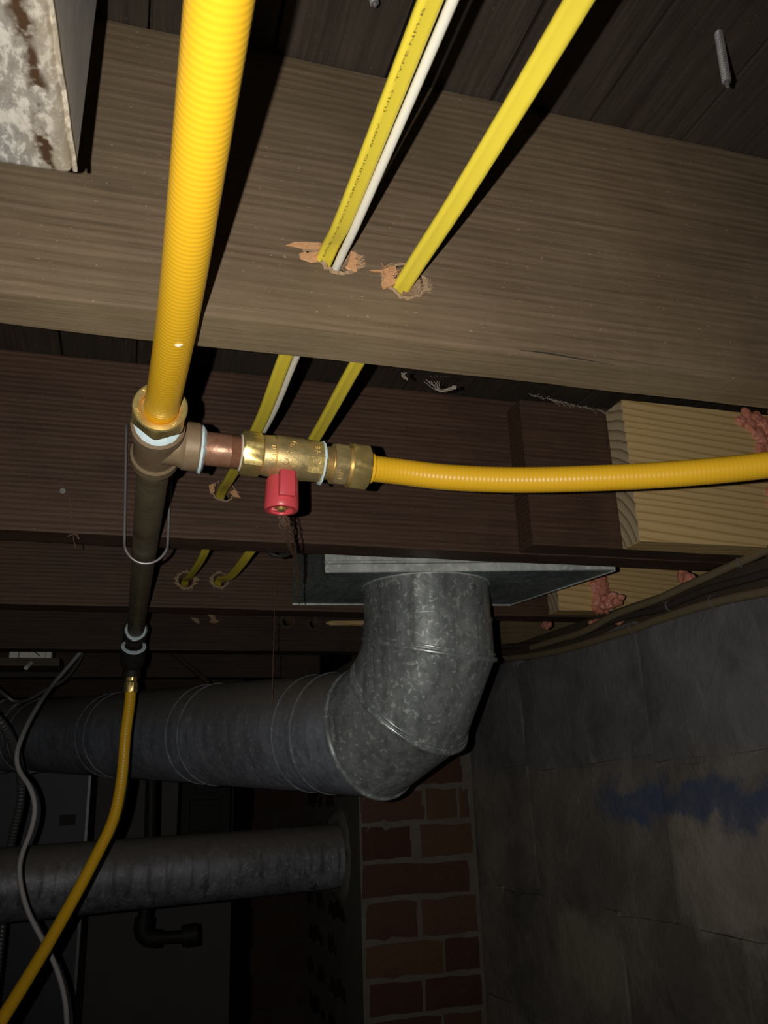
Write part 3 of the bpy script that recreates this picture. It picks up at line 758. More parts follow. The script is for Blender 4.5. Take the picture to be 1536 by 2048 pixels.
mb = MB(); dope(mb, TC, BD, .0342, .0132, .0178, 3, .0055, .0035); s_dope1 = mesh('sealant', mb, M['dope'], pipe, smooth=50)
mb = MB(); dope(mb, TC, (0,-1,0), .0330, .0132, .0172, 4, .0065, .0005); mesh('sealant', mb, M['dope'], pipe, smooth=50)
mb = MB(); prof = [(.034,.0128),(.0385,.0128)]
t_ = .0385
prof = [(.034,.0129),(.041,.0129),(.0418,.0134),(.0610,.0134)]
for k in range(7): prof += [(.0615+k*.0011,.0126),(.0620+k*.0011,.0134)]
prof += [(.074,.0124)]
lathe(mb, TC, BD, prof, 36); mesh('nipple', mb, M['nipple'], pipe, smooth=35)
# reducing fittings at the far end
PF = V((.0095,1.43,.257)); E2 = V((.0075,1.452,.221)); D2 = V((-.02,.72,-.69)).normalized()
mb = MB(); lathe(mb, PF, (0,1,0), [(-.002,.0150),(-.0022,.0185),(.000,.0200),(.012,.0200),(.018,.0190),(.030,.0185),(.034,.012)], 32)
mb.tube(catmull([PF+V((0,.010,0)), PF+V((0,.022,-.006)), E2+V((0,.012,.010)), E2+V((0,.004,-.004))], 6), .0195, 28)
mesh('elbow', mb, M['iron_dark'], pipe, smooth=40)
mb = MB(); lathe(mb, E2, D2, [(-.014,.0140),(-.0142,.0200),(.010,.0205),(.020,.0185),(.026,.0150)], 32)
mb.tube(catmull([E2+D2*.012, E2+D2*.022+V((0,0,-.006)), E2+D2*.022+V((0,0,-.022))], 6), .0145, 24)
mesh('reducer', mb, M['iron_dark'], pipe, smooth=40)
mb = MB(); dope(mb, PF, (0,-1,0), .0005, .0133, .0172, 5, .003, .002); mesh('sealant', mb, M['dope'], pipe, smooth=50)
mb = MB(); dope(mb, E2-D2*.0140, -D2, .000, .0145, .0200, 6, .003, .005); mesh('sealant', mb, M['dope'], pipe, smooth=50)
# hose 3 hanging from the reducer
N3 = E2+D2*.022+V((0,0,-.020))
th = thing('gas_hose', N3, 'thin yellow gas hose hanging down from the dark fittings to the lower left corner', 'hose')
mb = MB(); hexnut(mb, N3+V((0,0,.002)), (0,0,-1), 0, .010, .0085, .001, R(15)); hexnut(mb, N3+V((0,0,-.009)), (0,0,-1), 0, .017, .0100, .0012, R(8))
mesh('brass_nut', mb, M['brass'], th, smooth=30)
def depth_of(p): return -(ROT.transposed() @ V(p)).z
d0_ = depth_of(N3+V((0,0,-.03)))
p3 = [N3+V((0,0,-.024)), N3+V((-.0005,-.001,-.045)), DD(251,1470,d0_-.025), DD(243,1560,d0_-.05), DD(226,1640,d0_-.08), DD(188,1720,d0_-.12), DD(140,1810,d0_-.17), DD(80,1915,d0_-.24), DD(0,2045,d0_-.33), DD(-80,2170,d0_-.41)]
p3 += [p3[-1]+V((-.10,-.06,-.25)), p3[-1]+V((-.16,-.05,-.60)), V((p3[-1].x-.18, p3[-1].y, FL+.02))]
mesh('jacket', corrugated(p3, .0088, .0045, .00008, 16, 5), M['hose'], th, smooth=60)

# shutoff valve
VO = TC; vt = .0715
val = thing('shutoff_valve', TC+BD*.105, 'brass gas shutoff valve with a red handle hanging below it', 'valve')
mb = MB(); hexnut(mb, TC, BD, .0700, .0880, .0163, .0014, R(50))
mesh('hex_end', mb, M['brass'], val, smooth=30)
mb = MB(); lathe(mb, TC, BD, [(.0865,.0140),(.0885,.0162),(.0975,.0170),(.0985,.0163),(.0992,.0172),(.104,.0176),(.122,.0176),(.127,.0170),(.1405,.0165),(.1412,.014)], 48)
mesh('body', mb, M['brass2'], val, smooth=35)
b1, b2, b3 = axis_frame(BD)
# flat wrench boss with lettering
DNa = V((0,-.86,-.51)); fdir = (DNa-DNa.dot(BD)*BD).normalized(); side = BD.cross(fdir)
mb = MB()
def vp(t, s, h): return TC+BD*t+side*s+fdir*h
q0 = [vp(.126,-.0062,.0155), vp(.1285,-.0072,.0155), vp(.1405,-.0072,.0155), vp(.1405,.0072,.0155), vp(.1285,.0072,.0155), vp(.126,.0062,.0155)]
mb.rings([q0, [p+fdir*.0016 for p in q0]]); mesh('flat_boss', mb, M['brass'], val, bevel=.0003, seg=1)
def flat_text(body, size, t, s, h, mat, parent, rot=0., name='cast_letters', ex=.0003):
    vs, fs = textmesh(body, size, ex); m2 = MB(); c_, s_ = math.cos(rot), math.sin(rot)
    m2.add([vp(t+(v.x*c_-v.y*s_), s-(v.x*s_+v.y*c_), h+v.z) for v in vs], fs); mesh(name, m2, mat, parent)
def wrap_text(body, size, t, ang, r, mat, parent, rot=0., name='cast_letters', ex=.00035):
    vs, fs = textmesh(body, size, ex); m2 = MB(); out = []; c_, s_ = math.cos(rot), math.sin(rot)
    for v in vs:
        X = v.x*c_-v.y*s_; Y = v.x*s_+v.y*c_; th_ = ang-Y/r
        out.append(TC+BD*(t+X)+(fdir*math.cos(th_)+side*math.sin(th_))*(r+v.z))
    m2.add(out, fs); mesh(name, m2, mat, parent)
sg = 1
flat_text('EP2', .0052, .1300, -.0010, .0172, M['brass2'], val); flat_text('ZI0', .0045, .1300, .0050, .0172, M['brass2'], val)
wrap_text('1EERR', .0052, .0935, -.75, .0170, M['brass'], val, -math.pi/2)
wrap_text('CG', .0048, .1045, -.28, .0176, M['brass'], val); wrap_text('n', .0050, .1180, -.25, .0176, M['brass'], val)
wrap_text('455', .0036, .1310, -.85, .0168, M['brass'], val); wrap_text('255', .0036, .1310, -.58, .0168, M['brass'], val)
for (t, an, r) in ((.1130,.02,.0042), (.1120,-.80,.0045), (.1062,.02,.0024)):
    m2 = MB(); pts = [TC+BD*(t+r*math.cos(k*math.pi/10))+(fdir*math.cos(an+r*math.sin(k*math.pi/10)/.0176)+side*math.sin(an+r*math.sin(k*math.pi/10)/.0176))*.0177 for k in range(21)]
    m2.tube(pts, .0004, 5); mesh('cast_emblem', m2, M['brass'], val)
wrap_text('SG', .0044, .1102, .10, .0176, M['brass'], val); wrap_text('SP', .0044, .1092, -.72, .0176, M['brass'], val)
mb = MB(); dope(mb, TC, BD, .1398, .0132, .0178, 7, .0045, .0012); s_dope2 = mesh('sealant', mb, M['dope'], val, smooth=50)
mb = MB(); dope(mb, TC, BD, .0690, .0130, .0150, 8, .0022, .000); s_dope3 = mesh('sealant', mb, M['cable_w'], val, smooth=50)
# stem and handle
VS = TC+BD*.1072*KX_; SD = V((-.02,-.05,-1)).normalized()
VS = V((VS.x,VS.y,VS.z))
KX = PY(566,985,VS.y-.012)
SD = V((-.03,.0,-1)).normalized()
mb = MB(); lathe(mb, VS, SD, [(.008,.0115),(.0145,.0095),(.0170,.0080),(.0180,.0066),(.027,.0062)], 28)
mesh('stem_bonnet', mb, M['brass2'], val, smooth=40)
mb = MB(); lathe(mb, VS, SD, [(.0185,.0085),(.0185,.0118),(.0205,.0130),(.0400,.0137),(.0438,.0136),(.0450,.0128),(.0450,.0100),(.0390,.0088),(.0385,.0040)], 36)
mesh('handle', mb, M['red'], val, smooth=40)
hd = val
_, ha, hb = axis_frame(SD); fr_dir = V((0.10,-1,0)); fr_dir = (fr_dir-fr_dir.dot(SD)*SD).normalized(); sd_dir = SD.cross(fr_dir)
mb = MB()
def hp(t, s, h): return VS+SD*t+sd_dir*s+fr_dir*h
mb.add([hp(t, s, h) for t in (.0165,.0375) for s in (-.0062,.0062) for h in (.006,.0172)], [(0,1,3,2),(4,6,7,5),(0,4,5,1),(2,3,7,6),(0,2,6,4),(1,5,7,3)])
o = mesh('grip_lug', mb, M['red'], val, bevel=.0008, smooth=30)
mb = MB(); mb.add([hp(t, s, h) for t in (.0195,.0435) for s in (-.0064,.0064) for h in (-.0165,-.006)], [(0,1,3,2),(4,6,7,5),(0,4,5,1),(2,3,7,6),(0,2,6,4),(1,5,7,3)])
mesh('grip_lug', mb, M['red'], val, bevel=.0008, smooth=30)
mb = MB(); hexnut(mb, VS, SD, .0385, .0430, .0056, .0008); lathe(mb, VS, SD, [(.042,.0032),(.0450,.0030),(.0454,.0022)], 16)
mesh('handle_nut', mb, M['brass'], val, smooth=30)

# hose 2 leaving the valve to the right
H0 = TC+BD*.1425
h2 = thing('gas_hose', TC+BD*.165, 'yellow gas hose curving from the valve to the right edge of the picture', 'hose')
mb = MB(); prof = [(.139,.0125)]
for k in range(5): prof += [(.1432+k*.0016,.0138),(.1440+k*.0016,.0127)]
prof += [(.152,.0127)]
lathe(mb, TC, BD, prof, 36); hexnut(mb, TC, BD, .1510, .1640, .0166, .0010, R(20)); lathe(mb, TC, BD, [(.163,.0150),(.1668,.0150)], 32)
mesh('threaded_adapter', mb, M['brass2'], h2, smooth=30)
mb = MB(); hexnut(mb, TC, BD, .1665, .1835, .0186, .0018, R(22)); nn = mesh('brass_nut', mb, M['brass'], h2, smooth=30)
fa = None
ang = R(-6)
vs, fs = textmesh('UP2', .0055, .0004); m2 = MB()
fd2 = (V((0,-.72,-.69))-V((0,-.72,-.69)).dot(BD)*BD).normalized(); sd2 = BD.cross(fd2)
# lettering on the lower front flat of the adapter hexagon
hex_dirs = [(math.cos(R(20)+k*math.pi/3)*b2+math.sin(R(20)+k*math.pi/3)*b3) for k in range(6)]
fd2 = max(hex_dirs, key=lambda d: d.dot(V((0,-.8,-.6)))); sd2 = BD.cross(fd2)
m2.add([TC+BD*(.1565-v.y+.002)+sd2*(v.x-.005)*-1+fd2*(.0167+v.z*.6) for v in vs], fs); mesh('cast_letters', m2, M['brass'], h2)
E0 = TC+BD*.183*KX_
pts = [E0, E0+BD*.03, DD(900,955,.712), DD(1050,960,.712), DD(1250,954,.704), DD(1400,944,.696), DD(1536,930,.688), DD(1700,905,.675), DD(1900,860,.655)]
mesh('jacket', corrugated(pts, .0111), M['hose'], h2, smooth=60)
mb = MB(); lathe(mb, TC, BD, [(.1828,.0122),(.1840,.0128),(.1885,.0128),(.1893,.0119)], 32); mesh('cut_collar', mb, M['hose'], h2, smooth=40)

bpy.context.view_layer.update()
for o in list(pipe.children)+list(val.children)+list(h2.children):
    if o.type == 'MESH' and o.name.split('.')[0] in ('nipple','hex_end','body','flat_boss','cast_letters','cast_emblem','threaded_adapter','brass_nut','cut_collar','tee_branch'): squash(o)
for o in (s_dope1, s_dope2, s_dope3): squash(o)
# wire hanger round the pipe
hz_ = .2425; yh = .922
L0, R0 = PY(253,855,yh), PY(341,960,yh)
cb = V((.0110,yh,.257))
xl, xr = PY(249,1075,yh).x, PY(336,1075,yh).x; xm = (xl+xr)/2; rr = (xr-xl)/2; zb_ = PY(290,1128,yh).z
pts = [L0+V((0,.010,.004)), L0, L0.lerp(V((xl,yh,zb_+rr*1.2)), .5), V((xl,yh,zb_+rr*1.25))]
pts += [V((xm-rr*math.cos(t), yh-.002, zb_+rr*1.1-rr*1.1*math.sin(t))) for t in [math.pi*k/10 for k in range(1,10)]]
pts += [V((xr,yh,zb_+rr*1.25)), R0, R0+V((.003,.004,.020)), R0+V((.004,.012,.024))]
mb = MB(); mb.tube(catmull(pts, 5), .0016, 10)
tag(mesh('wire_hanger', mb, M['wire'], None, loc=L0, smooth=60), 'bent grey wire hook looped under the iron pipe', 'hanger')

# ------------------------------------------------------------------ sheet metal boot and round duct
bc = [V((.247,1.073,0)), V((.643,.996,0)), V((.594,1.235,0)), V((.240,1.272,0))]
bz0, bz1 = .2735, .455
boot = thing('duct_boot', (.43,1.14,bz0), 'dark sheet metal duct box in the joist bay above the round collar', 'duct')
mb = MB(); mb.rings([[V((p.x,p.y,bz0)) for p in bc], [V((p.x,p.y,bz1)) for p in bc]]); mesh('box', mb, M['galv_box'], boot, bevel=.001, seg=1)
mb = MB(); nrm = V((bc[1]-bc[0]).y, 0) if False else V(((bc[1]-bc[0]).y, -(bc[1]-bc[0]).x, 0)).normalized()
def bq(s, z, o_): p = bc[0].lerp(bc[1], s); return V((p.x,p.y,z))+nrm*o_
for z0_, z1_, o_ in ((bz0+.0005,bz0+.012,.0022), (bz0+.0125,bz0+.016,.0045), (bz0+.0165,bz0+.075,.0022)):
    mb.add([bq(s,z,q_) for s in (0.0,1.) for z in (z0_,z1_) for q_ in (0,o_)], [(0,1,3,2),(4,6,7,5),(0,4,5,1),(2,3,7,6),(0,2,6,4),(1,5,7,3)])
mesh('folded_side', mb, M['galv_lip'], boot, bevel=.0005, seg=1)
mb = MB(); a_, b__ = bc[3], bc[2]
mb.tube([V((a_.x,a_.y,bz0-.0004)), V((b__.x,b__.y,bz0-.0004))], .0014, 6); mb.tube([V((bc[1].x,bc[1].y,bz0-.0002)), V((b__.x,b__.y,bz0-.0002))], .0012, 6)
mesh('seam_edge', mb, M['galv_lip'], boot)
# elbow: mitred gores
dd = V((-.469,.883,.06)).normalized(); dz_ = V((0,0,-1))
P0 = V((.410,1.130,.2722)); P1 = V((.410,1.130,.183)); 
def dirn(a_): return (dz_*math.cos(R(a_))+dd*math.sin(R(a_))).normalized()
P2 = P1+dirn(30)*.084; P3 = P2+dirn(62)*.083; P4 = P3+dd*.16
rd = thing('round_duct', P1, 'fat galvanised round duct with a segmented elbow, running off to the left', 'duct')
def mitre(A, B, d, nA, nB, r0, r1, n=56, name='gore', mat='galv', sub=6):
    d = d.normalized(); ref = V((1,0,0)); 
    a = (ref-ref.dot(d)*d).normalized(); b = d.cross(a); rA = []; rB = []
    for k in range(n):
        an = 2*math.pi*k/n; o_ = (math.cos(an)*a+math.sin(an)*b)
        p = A+o_*r0; rA.append(p+d*((A-p).dot(nA)/d.dot(nA)))
        q_ = B+o_*r1; rB.append(q_+d*((B-q_).dot(nB)/d.dot(nB)))
    mb = MB(); mb.rings([[rA[k].lerp(rB[k], j/sub) for k in range(n)] for j in range(sub+1)], cap=False)
    return mesh(name, mb, M[mat], rd, smooth=60), rA, rB
def bead(ring, c, r=.0022, mat='galv', name='seam', grow=.0010):
    mb = MB(); n = len(ring); rings = []; nn_ = (ring[0]-c).cross(ring[n//4]-c).normalized()
    for k in range(n):
        rad = (ring[k]-c).normalized(); rings.append([ring[k]+rad*grow+(rad*math.cos(t)+nn_*math.sin(t))*r for t in [2*math.pi*j/6 for j in range(6)]])
    mb.rings(rings, closed=True, cap=False); return mesh(name, mb, M[mat], rd, smooth=60)
rD = .0925
n1 = (dz_+dirn(30)).normalized(); n2 = (dirn(30)+dirn(62)).normalized(); n3 = (dirn(62)+dd).normalized()
PA = P0.lerp(P1,.60)
o, ra, rb = mitre(P0, PA, dz_, dz_, dz_, rD*.99, rD*.985, name='collar'); bead(ra, P0, .0012, 'galv_lip', 'crimp_edge')
o, ra, rb = mitre(PA, P1, dz_, dz_, n1, rD, rD); bead(ra, PA, .0006)
bead(rb, P1, .0034); bead([q_+V((0,0,.007)) for q_ in rb], P1+V((0,0,.007)), .0018, grow=.0004)
o, ra, rb = mitre(P1, P2, dirn(30), n1, n2, rD, rD); bead(rb, P2, .0034); bead([q_-dirn(30)*.007 for q_ in rb], P2-dirn(30)*.007, .0018, grow=.0004)
o, ra, rb = mitre(P2, P3, dirn(62), n2, n3, rD, rD, mat='galv'); bead(rb, P3, .0026)
cuts = [0,.085,.13,.40,.44,.76,.80,1.16,1.22]
for i, (a_, b__) in enumerate(zip(cuts, cuts[1:])):
    A_, B_ = P3+dd*a_, P3+dd*b__; r0 = .0915-.002*i*.5
    o, ra, rb = mitre(A_, B_, dd, n3 if i == 0 else dd, dd, r0, r0-.0004, name='duct_section', mat='galv_dull')
    bead(rb, B_, .0012, 'galv_dull', 'seam', .0003)
# far left elbow turning away
Q0 = P3+dd*1.22; d0 = dd
for i in range(3):
    d1 = (Matrix.Rotation(R(22), 3, 'Z') @ d0).normalized(); Q1 = Q0+d1*.085; nA = (d0+d1).normalized() if i else d0
    d2 = (Matrix.Rotation(R(22), 3, 'Z') @ d1).normalized(); nB = (d1+d2).normalized() if i < 2 else d1
    o, ra, rb = mitre(Q0, Q1, d1, (d0+d1).normalized(), nB, .088, .088, name='gore', mat='galv_dull'); bead(ra, Q0, .0035, 'galv', 'seam'); Q0, d0 = Q1, d1
o, ra, rb = mitre(Q0, Q0+d0*1.0, d0, (nB if False else d0), d0, .086, .086, name='duct_section', mat='galv')
# screws on the elbow
for (px, py, Y) in ((935,1166,1.06), (758,1305,1.06), (942,1228,1.08)):
    c_ = None
for (cx, an, z_) in ((0,-65,.255), (0,-118,.165), (0,-58,.235)):
    p = V((.410+math.cos(R(an))*rD, 1.130+math.sin(R(an))*rD, z_)); d_ = V((math.cos(R(an)), math.sin(R(an)), 0))
    mb = MB(); hexnut(mb, p-d_*.001, d_, 0, .004, .0034, .0006); mesh('sheet_screw', mb, M['screw'], rd)

# flue pipe into the chimney flank
fa_, fb_ = V((-1.1,1.82,-.171)), V((.478,1.985,-.147))
fl = thing('flue_pipe', (fa_+fb_)/2, 'streaked grey flue pipe entering the side of the brick chimney', 'pipe')
def tube_part(A_, B_, r0, r1, name, mat, parent, n=44, cap=False):
    mb = MB(); d_ = (B_-A_); mb.rings([[A_.lerp(B_, j/8)+(math.cos(2*math.pi*k/n)*a+math.sin(2*math.pi*k/n)*b)*(r0+(r1-r0)*j/8) for k in range(n)] for j in range(9) for (_, a, b) in [axis_frame(d_)]], cap=cap)
    return mesh(name, mb, mat, parent, smooth=60)
tube_part(fa_, fb_, .069, .068, 'pipe', M['flue'], fl)
tube_part(fa_.lerp(fb_,.45), fa_.lerp(fb_,.46), .0705, .0705, 'seam', M['flue'], fl)
mb = MB(); random.seed(8); n = 36; rings = []
ax_, a, b = axis_frame(fb_-fa_)
for (t, r) in ((-.004,.069),(-.010,.076),(-.004,.092),(.008,.104)):
    rings.append([fb_+ax_*(t)+(math.cos(2*math.pi*k/n)*a+math.sin(2*math.pi*k/n)*b)*(r*random.uniform(.96,1.05)) for k in range(n)])
mb.rings(rings, cap=False); mesh('mortar_collar', mb, M['mortar'], fl, smooth=60)

# ------------------------------------------------------------------ corroded square duct, upper left
gz = .2810
gd = thing('square_duct', (-.0385,.358,gz), 'white-mottled corroded metal duct corner in the upper left', 'duct')
EX = lambda y, z=0.: -.0380-(.358-y)*.050+z  # right side slanted so that it catches more of the flash
def skew(xl, dx, y0, y1, z0, z1, up=0.):
    m_ = MB(); m_.add([(xl if xl else EX(y0)-.002,y0,z0),(EX(y0)+dx,y0,z0),(EX(y1)+dx,y1,z0),(xl if xl else EX(y1)-.002,y1,z0),(xl if xl else EX(y0)-.002,y0,z1),(EX(y0)+dx+up,y0,z1),(EX(y1)+dx+up,y1,z1),(xl if xl else EX(y1)-.002,y1,z1)],
        [(0,3,2,1),(4,5,6,7),(0,1,5,4),(1,2,6,5),(2,3,7,6),(3,0,4,7)]); return m_
mesh('shell', skew(-.42, 0, -.12, .358, gz, ZC-.001), M['corroded'], gd, bevel=.0045, seg=3, smooth=40)
mesh('side_sheet', skew(0, .0012, -.12, .3565, gz+.007, ZC-.001, .004), M['duct_side'], gd, bevel=.0005, seg=1)
mb = MB(); q = [V((EX(.3575-.01*k)+.0006, .3575-.01*k, gz+.004+.0010*math.sin(k*1.7))) for k in range(0,46)]
mb.tube(q, .0012, 6); mesh('fold_seam', mb, M['corroded'], gd)

# ------------------------------------------------------------------ screws through the subfloor
def screw(px, py, tip, y, label):
    h = PZ(px, py, ZC); t = PY(*tip, h.y+y); d_ = (t-h).normalized(); L_ = (t-h).length
    mb = MB(); prof = []; k = 0; n_t = int(L_/.0022)
    mb.tube([h-d_*.002, h+d_*L_*.93, t], [.0024,.0023,.0009], 8)
    P_ = [h+d_*(L_*.92*i/(n_t*8))+((math.cos(i*math.pi/4)*axis_frame(d_)[1]+math.sin(i*math.pi/4)*axis_frame(d_)[2])*.0025) for i in range(n_t*8)]
    mb.tube(P_, .0006, 4)
    tag(mesh('screw', mb, M['screw'], None, loc=h, smooth=50), label, 'screw')
screw(1437, 66, (1455,174), -.012, 'grey screw poking down through the boards in the upper right')
screw(741, -30, (750,12), -.004, 'grey screw tip at the top edge, just left of the printed yellow cable')

# ------------------------------------------------------------------ spray foam
def foam_blob(pts, seed, label, name='spray_foam'):
    """pts: list of (centre, radii) lumps fused by a voxel-like union of noisy balls"""
    mb = MB(); random.seed(seed)
    for c_, r_ in pts:
        bmx = bmesh.new(); bmesh.ops.create_icosphere(bmx, subdivisions=3, radius=1)
        vs = []
        for v in bmx.verts:
            k_ = 1+.22*noise.noise(v.co*1.7+V((seed,c_.x*50,c_.z*50)))+.10*noise.noise(v.co*5+V((c_.y*40,seed,0)))
            vs.append(c_+V((v.co.x*r_[0], v.co.y*r_[1], v.co.z*r_[2]))*k_)
        fs = [tuple(v.index for v in f_.verts) for f_ in bmx.faces]; bmx.free(); mb.add(vs, fs)
    o = mesh(name, mb, M['foam'], None, loc=pts[0][0])
    md = o.modifiers.new('r', 'REMESH'); md.mode = 'VOXEL'; md.voxel_size = .0011
    sm = o.modifiers.new('s', 'SMOOTH'); sm.iterations = 4; sm.factor = .6
    bpy.context.view_layer.update(); me2 = bpy.data.meshes.new_from_object(o.evaluated_get(bpy.context.evaluated_depsgraph_get())); o.modifiers.clear()
    for v in me2.vertices:
        w_ = v.co+o.location; v.co += noise.noise_vector(w_*140)*.0022+noise.noise_vector(w_*420)*.0007
    me2.materials.clear(); me2.materials.append(M['foam']); o.data = me2; me2.shade_smooth()
    tag(o, label, 'foam', 'spray foam lumps'); return o
yA = .850
def fp(px, py, y): return PY(px, py, y)
s1 = []
random.seed(41)
for (px, py, r) in ((1482,842,.009),(1492,828,.009),(1500,850,.010),(1512,835,.010),(1515,868,.011),(1530,850,.012),(1530,885,.012),(1545,865,.013),(1550,830,.012),(1520,900,.010),(1545,905,.012),(1545,1010,.009),(1560,960,.014),(1540,985,.008)):
    s1.append((fp(px,py,yA+.002), (r*.95,.006,r)))
foam_blob(s1, 1, 'pink foam lump on the wide pine board at the right edge, above the hose')
yB = 1.258; s2 = []
for (px, py, r) in ((1193,1143,.0125),(1196,1155,.0125),(1199,1168,.0125),(1203,1181,.012),(1205,1194,.012),(1200,1206,.010),(1196,1216,.008),(1206,1222,.007)): s2.append((fp(px,py,yB), (r*1.45,.008,r*.9)))
foam_blob(s2, 2, 'thick pink foam drip running down the pale board right of the sheet metal boot')
s3 = []
for (px, py, r) in ((1228,1198,.011),(1240,1192,.010),(1236,1208,.012),(1250,1204,.010),(1222,1212,.009),(1256,1196,.007),(1215,1222,.007)): s3.append((PW(px,py)+V((-.015,0,0)), (r,.010,r*.75)))
foam_blob(s3, 3, 'crumpled pink foam clump beside the foot of the thick drip')
for k, (px, py, r, lab) in enumerate(((1104,1252,.010,'small pink foam scrap closest to the galvanised elbow'),(1192,1245,.007,'small pink foam scrap wedged between the sill cables'),(1243,1240,.009,'flat pink foam scrap squeezed below the crumpled clump'),(1381,1157,.013,'pink foam lump just under the dark joist, touching the upper tan cable'))):
    s_ = []
    random.seed(50+k)
    for j in range(4):
        s_.append((PW(px+random.uniform(-9,9), py+random.uniform(-5,5))+V((-.006,0,0)), (r*.6,r*.8,r*random.uniform(.45,.75))))
    foam_blob(s_, 10+k, lab)

# ------------------------------------------------------------------ cobwebs and dust strings
random.seed(77)
def strand(path, r, mat, jit=.001, seed=0):
    random.seed(seed); P_ = catmull(path, 10); mb = MB()
    P_ = [p+V((random.uniform(-jit,jit), random.uniform(-jit,jit), random.uniform(-jit,jit)*.5)) for p in P_]
    return P_
KB = VS+SD*.049
mb = MB()
for j in range(9):
    random.seed(90+j); x0 = random.uniform(-10,10)
    path = [PY(566+x0,1026,.640), PY(572+x0*1.1+random.uniform(-4,4),1055,.66), PY(580+x0*.9+random.uniform(-5,5),1085,.70), PY(588+x0*.5,1110,.76), PY(594+x0*.4,1140,.83), PY(596+x0*.25,1165,.88)]
    if j < 3: path.append(PY(598,1208,.96))
    mb.tube(strand(path, 0, '', .0010, j), random.uniform(.00025,.0005), 5)
tag(mesh('cobweb', mb, M['web'], None, loc=PY(566,1026,.64)), 'brown stringy cobweb dangling below the red valve handle', 'cobweb', kind='stuff')
mb = MB()
mb.tube(strand([PY(548,1140,1.30),PY(550,1170,1.30),PY(549,1230,1.30),PY(547,1300,1.30),PY(545,1380,1.30),PY(546,1420,1.30)], 0, '', .0006, 5), .0006, 5)
mb.tube(strand([PY(549,1180,1.30),PY(556,1196,1.30),PY(566,1222,1.30)], 0, '', .0005, 6), .0003, 4)
tag(mesh('cobweb', mb, M['web'], None, loc=PY(548,1140,1.3)), 'single brown dust thread hanging in front of the round duct', 'cobweb', kind='stuff')
mb = MB()
mb.tube(strand([PY(128,985,.930),PY(140,1000,.930),PY(143,1040,.930),PY(147,1068,.930),PY(150,1095,.930)], 0, '', .0008, 7), .0006, 5)
mb.tube(strand([PY(136,1072,.930),PY(150,1068,.930),PY(158,1078,.930)], 0, '', .0008, 8), .0009, 5)
tag(mesh('cobweb', mb, M['web'], None, loc=PY(128,985,.93)), 'dusty thread on the second joist, left of the iron pipe', 'cobweb', kind='stuff')
mb = MB()
for j in range(7):
    random.seed(200+j); a_ = PZ(850+j*8,768+j,.300); b__ = PZ(905+random.uniform(-8,12),772+random.uniform(-4,6),.285)
    mb.tube([DD(862+j*6,752,.66), DD(866+j*6,760,.74)], .0003, 4); a_ = DD(848+j*5, 762+random.uniform(-3,3), .80); b__ = DD(912, 775+random.uniform(-5,5), .80); m_ = DD(880, 778+random.uniform(-4,6), .80)
    mb.tube(strand([a_, m_, b__], 0, '', .0006, j), .0003, 4)
mb.tube([DD(904,773,.80), DD(912,776,.80)], .0016, 6)
for j in range(5):
    random.seed(300+j); mb.tube(strand([DD(802+j*3,745,.78), DD(806+random.uniform(-3,5),752,.78), DD(815,757+j,.78)], 0, '', .0005, j), .0003, 4)
tag(mesh('cobweb', mb, M['webpale'], None, loc=DD(880,770,.8)), 'pale wispy cobweb just under the near joist, right of the cables', 'cobweb', kind='stuff')
# dusty cobweb fringe along the dark board's top
mb = MB()
for j in range(26):
    random.seed(400+j); t = random.random(); a_ = PY(1052+t*182, 786+t*42, .888); mb.tube(strand([a_, a_+V((.006,-.002,-.004)), a_+V((.014,-.001,random.uniform(-.010,.002)))], 0, '', .0008, j), .0004, 4)
tag(mesh('cobweb', mb, M['webpale'], None, loc=PY(1052,786,.888)), 'dusty cobweb fringe along the top of the dark board', 'cobweb', kind='stuff')
# bent nails
def nail(p, d_, L_, label, r=.0016):
    p = V(p); d_ = V(d_).normalized(); mb = MB(); mb.tube([p, p+d_*L_*.5, p+d_*L_], [r, r*.9, r*.7], 8); lathe(mb, p, -d_, [(0,.0032),(.001,.0032)], 12)
    tag(mesh('nail', mb, M['screw'], None, loc=p), label, 'nail')
nail(PY(126,984,.930)+V((0,-.003,0)), (.1,1,.1), .010, 'rusty nail head on the second joist above the dusty thread')
mb = MB(); c_ = PZ(556,1103,.2718)
mb.tube([c_+V((-.010,0,.004)), c_+V((-.010,-.002,-.004)), c_+V((0,-.003,-.007)), c_+V((.011,-.002,-.005)), c_+V((.011,0,.004))], .0026, 8)
tag(mesh('cable_staple', mb, M['blackiron'], None, loc=c_, smooth=50), 'small dark staple under the second joist, left of the brown cobweb', 'staple')

# ------------------------------------------------------------------ left rear: ledge with white box, loose cables, conduit
lz = .262
ledge = thing('hanging_plank', (-.30,1.92,lz), 'brown plank under the joists at the left edge, carrying a white box', 'plank')
la, lb = PY(-120,1318,1.9), PY(124,1318,1.9); la.z = PY(60,1316,1.842).z-.006
mb = MB(); mb.box((-.52,1.84,la.z-.010), (lb.x,1.93,la.z+.006)); mesh('plank', mb, M['dusty_wood'], ledge, bevel=.001)
zt_ = la.z+.006; x0, x1 = PY(20,1305,1.86).x, PY(104,1305,1.86).x
bx = thing('white_box', ((x0+x1)/2,1.88,zt_), 'white electrical box standing on the hanging plank at the left', 'box')
mb = MB(); mb.box((x0+.018,1.858,zt_+.0005), (x1-.012,1.90,zt_+.045)); mesh('box', mb, M['whitebox'], bx, bevel=.001)
mb = MB(); mb.box((x0,1.852,zt_+.0005), (x0+.017,1.905,zt_+.05)); mesh('end_cap', mb, M['whitebox'], bx, bevel=.001)
mb = MB(); mb.box((x1-.011,1.852,zt_+.0005), (x1,1.905,zt_+.05)); mesh('end_cap', mb, M['whitebox'], bx, bevel=.001)
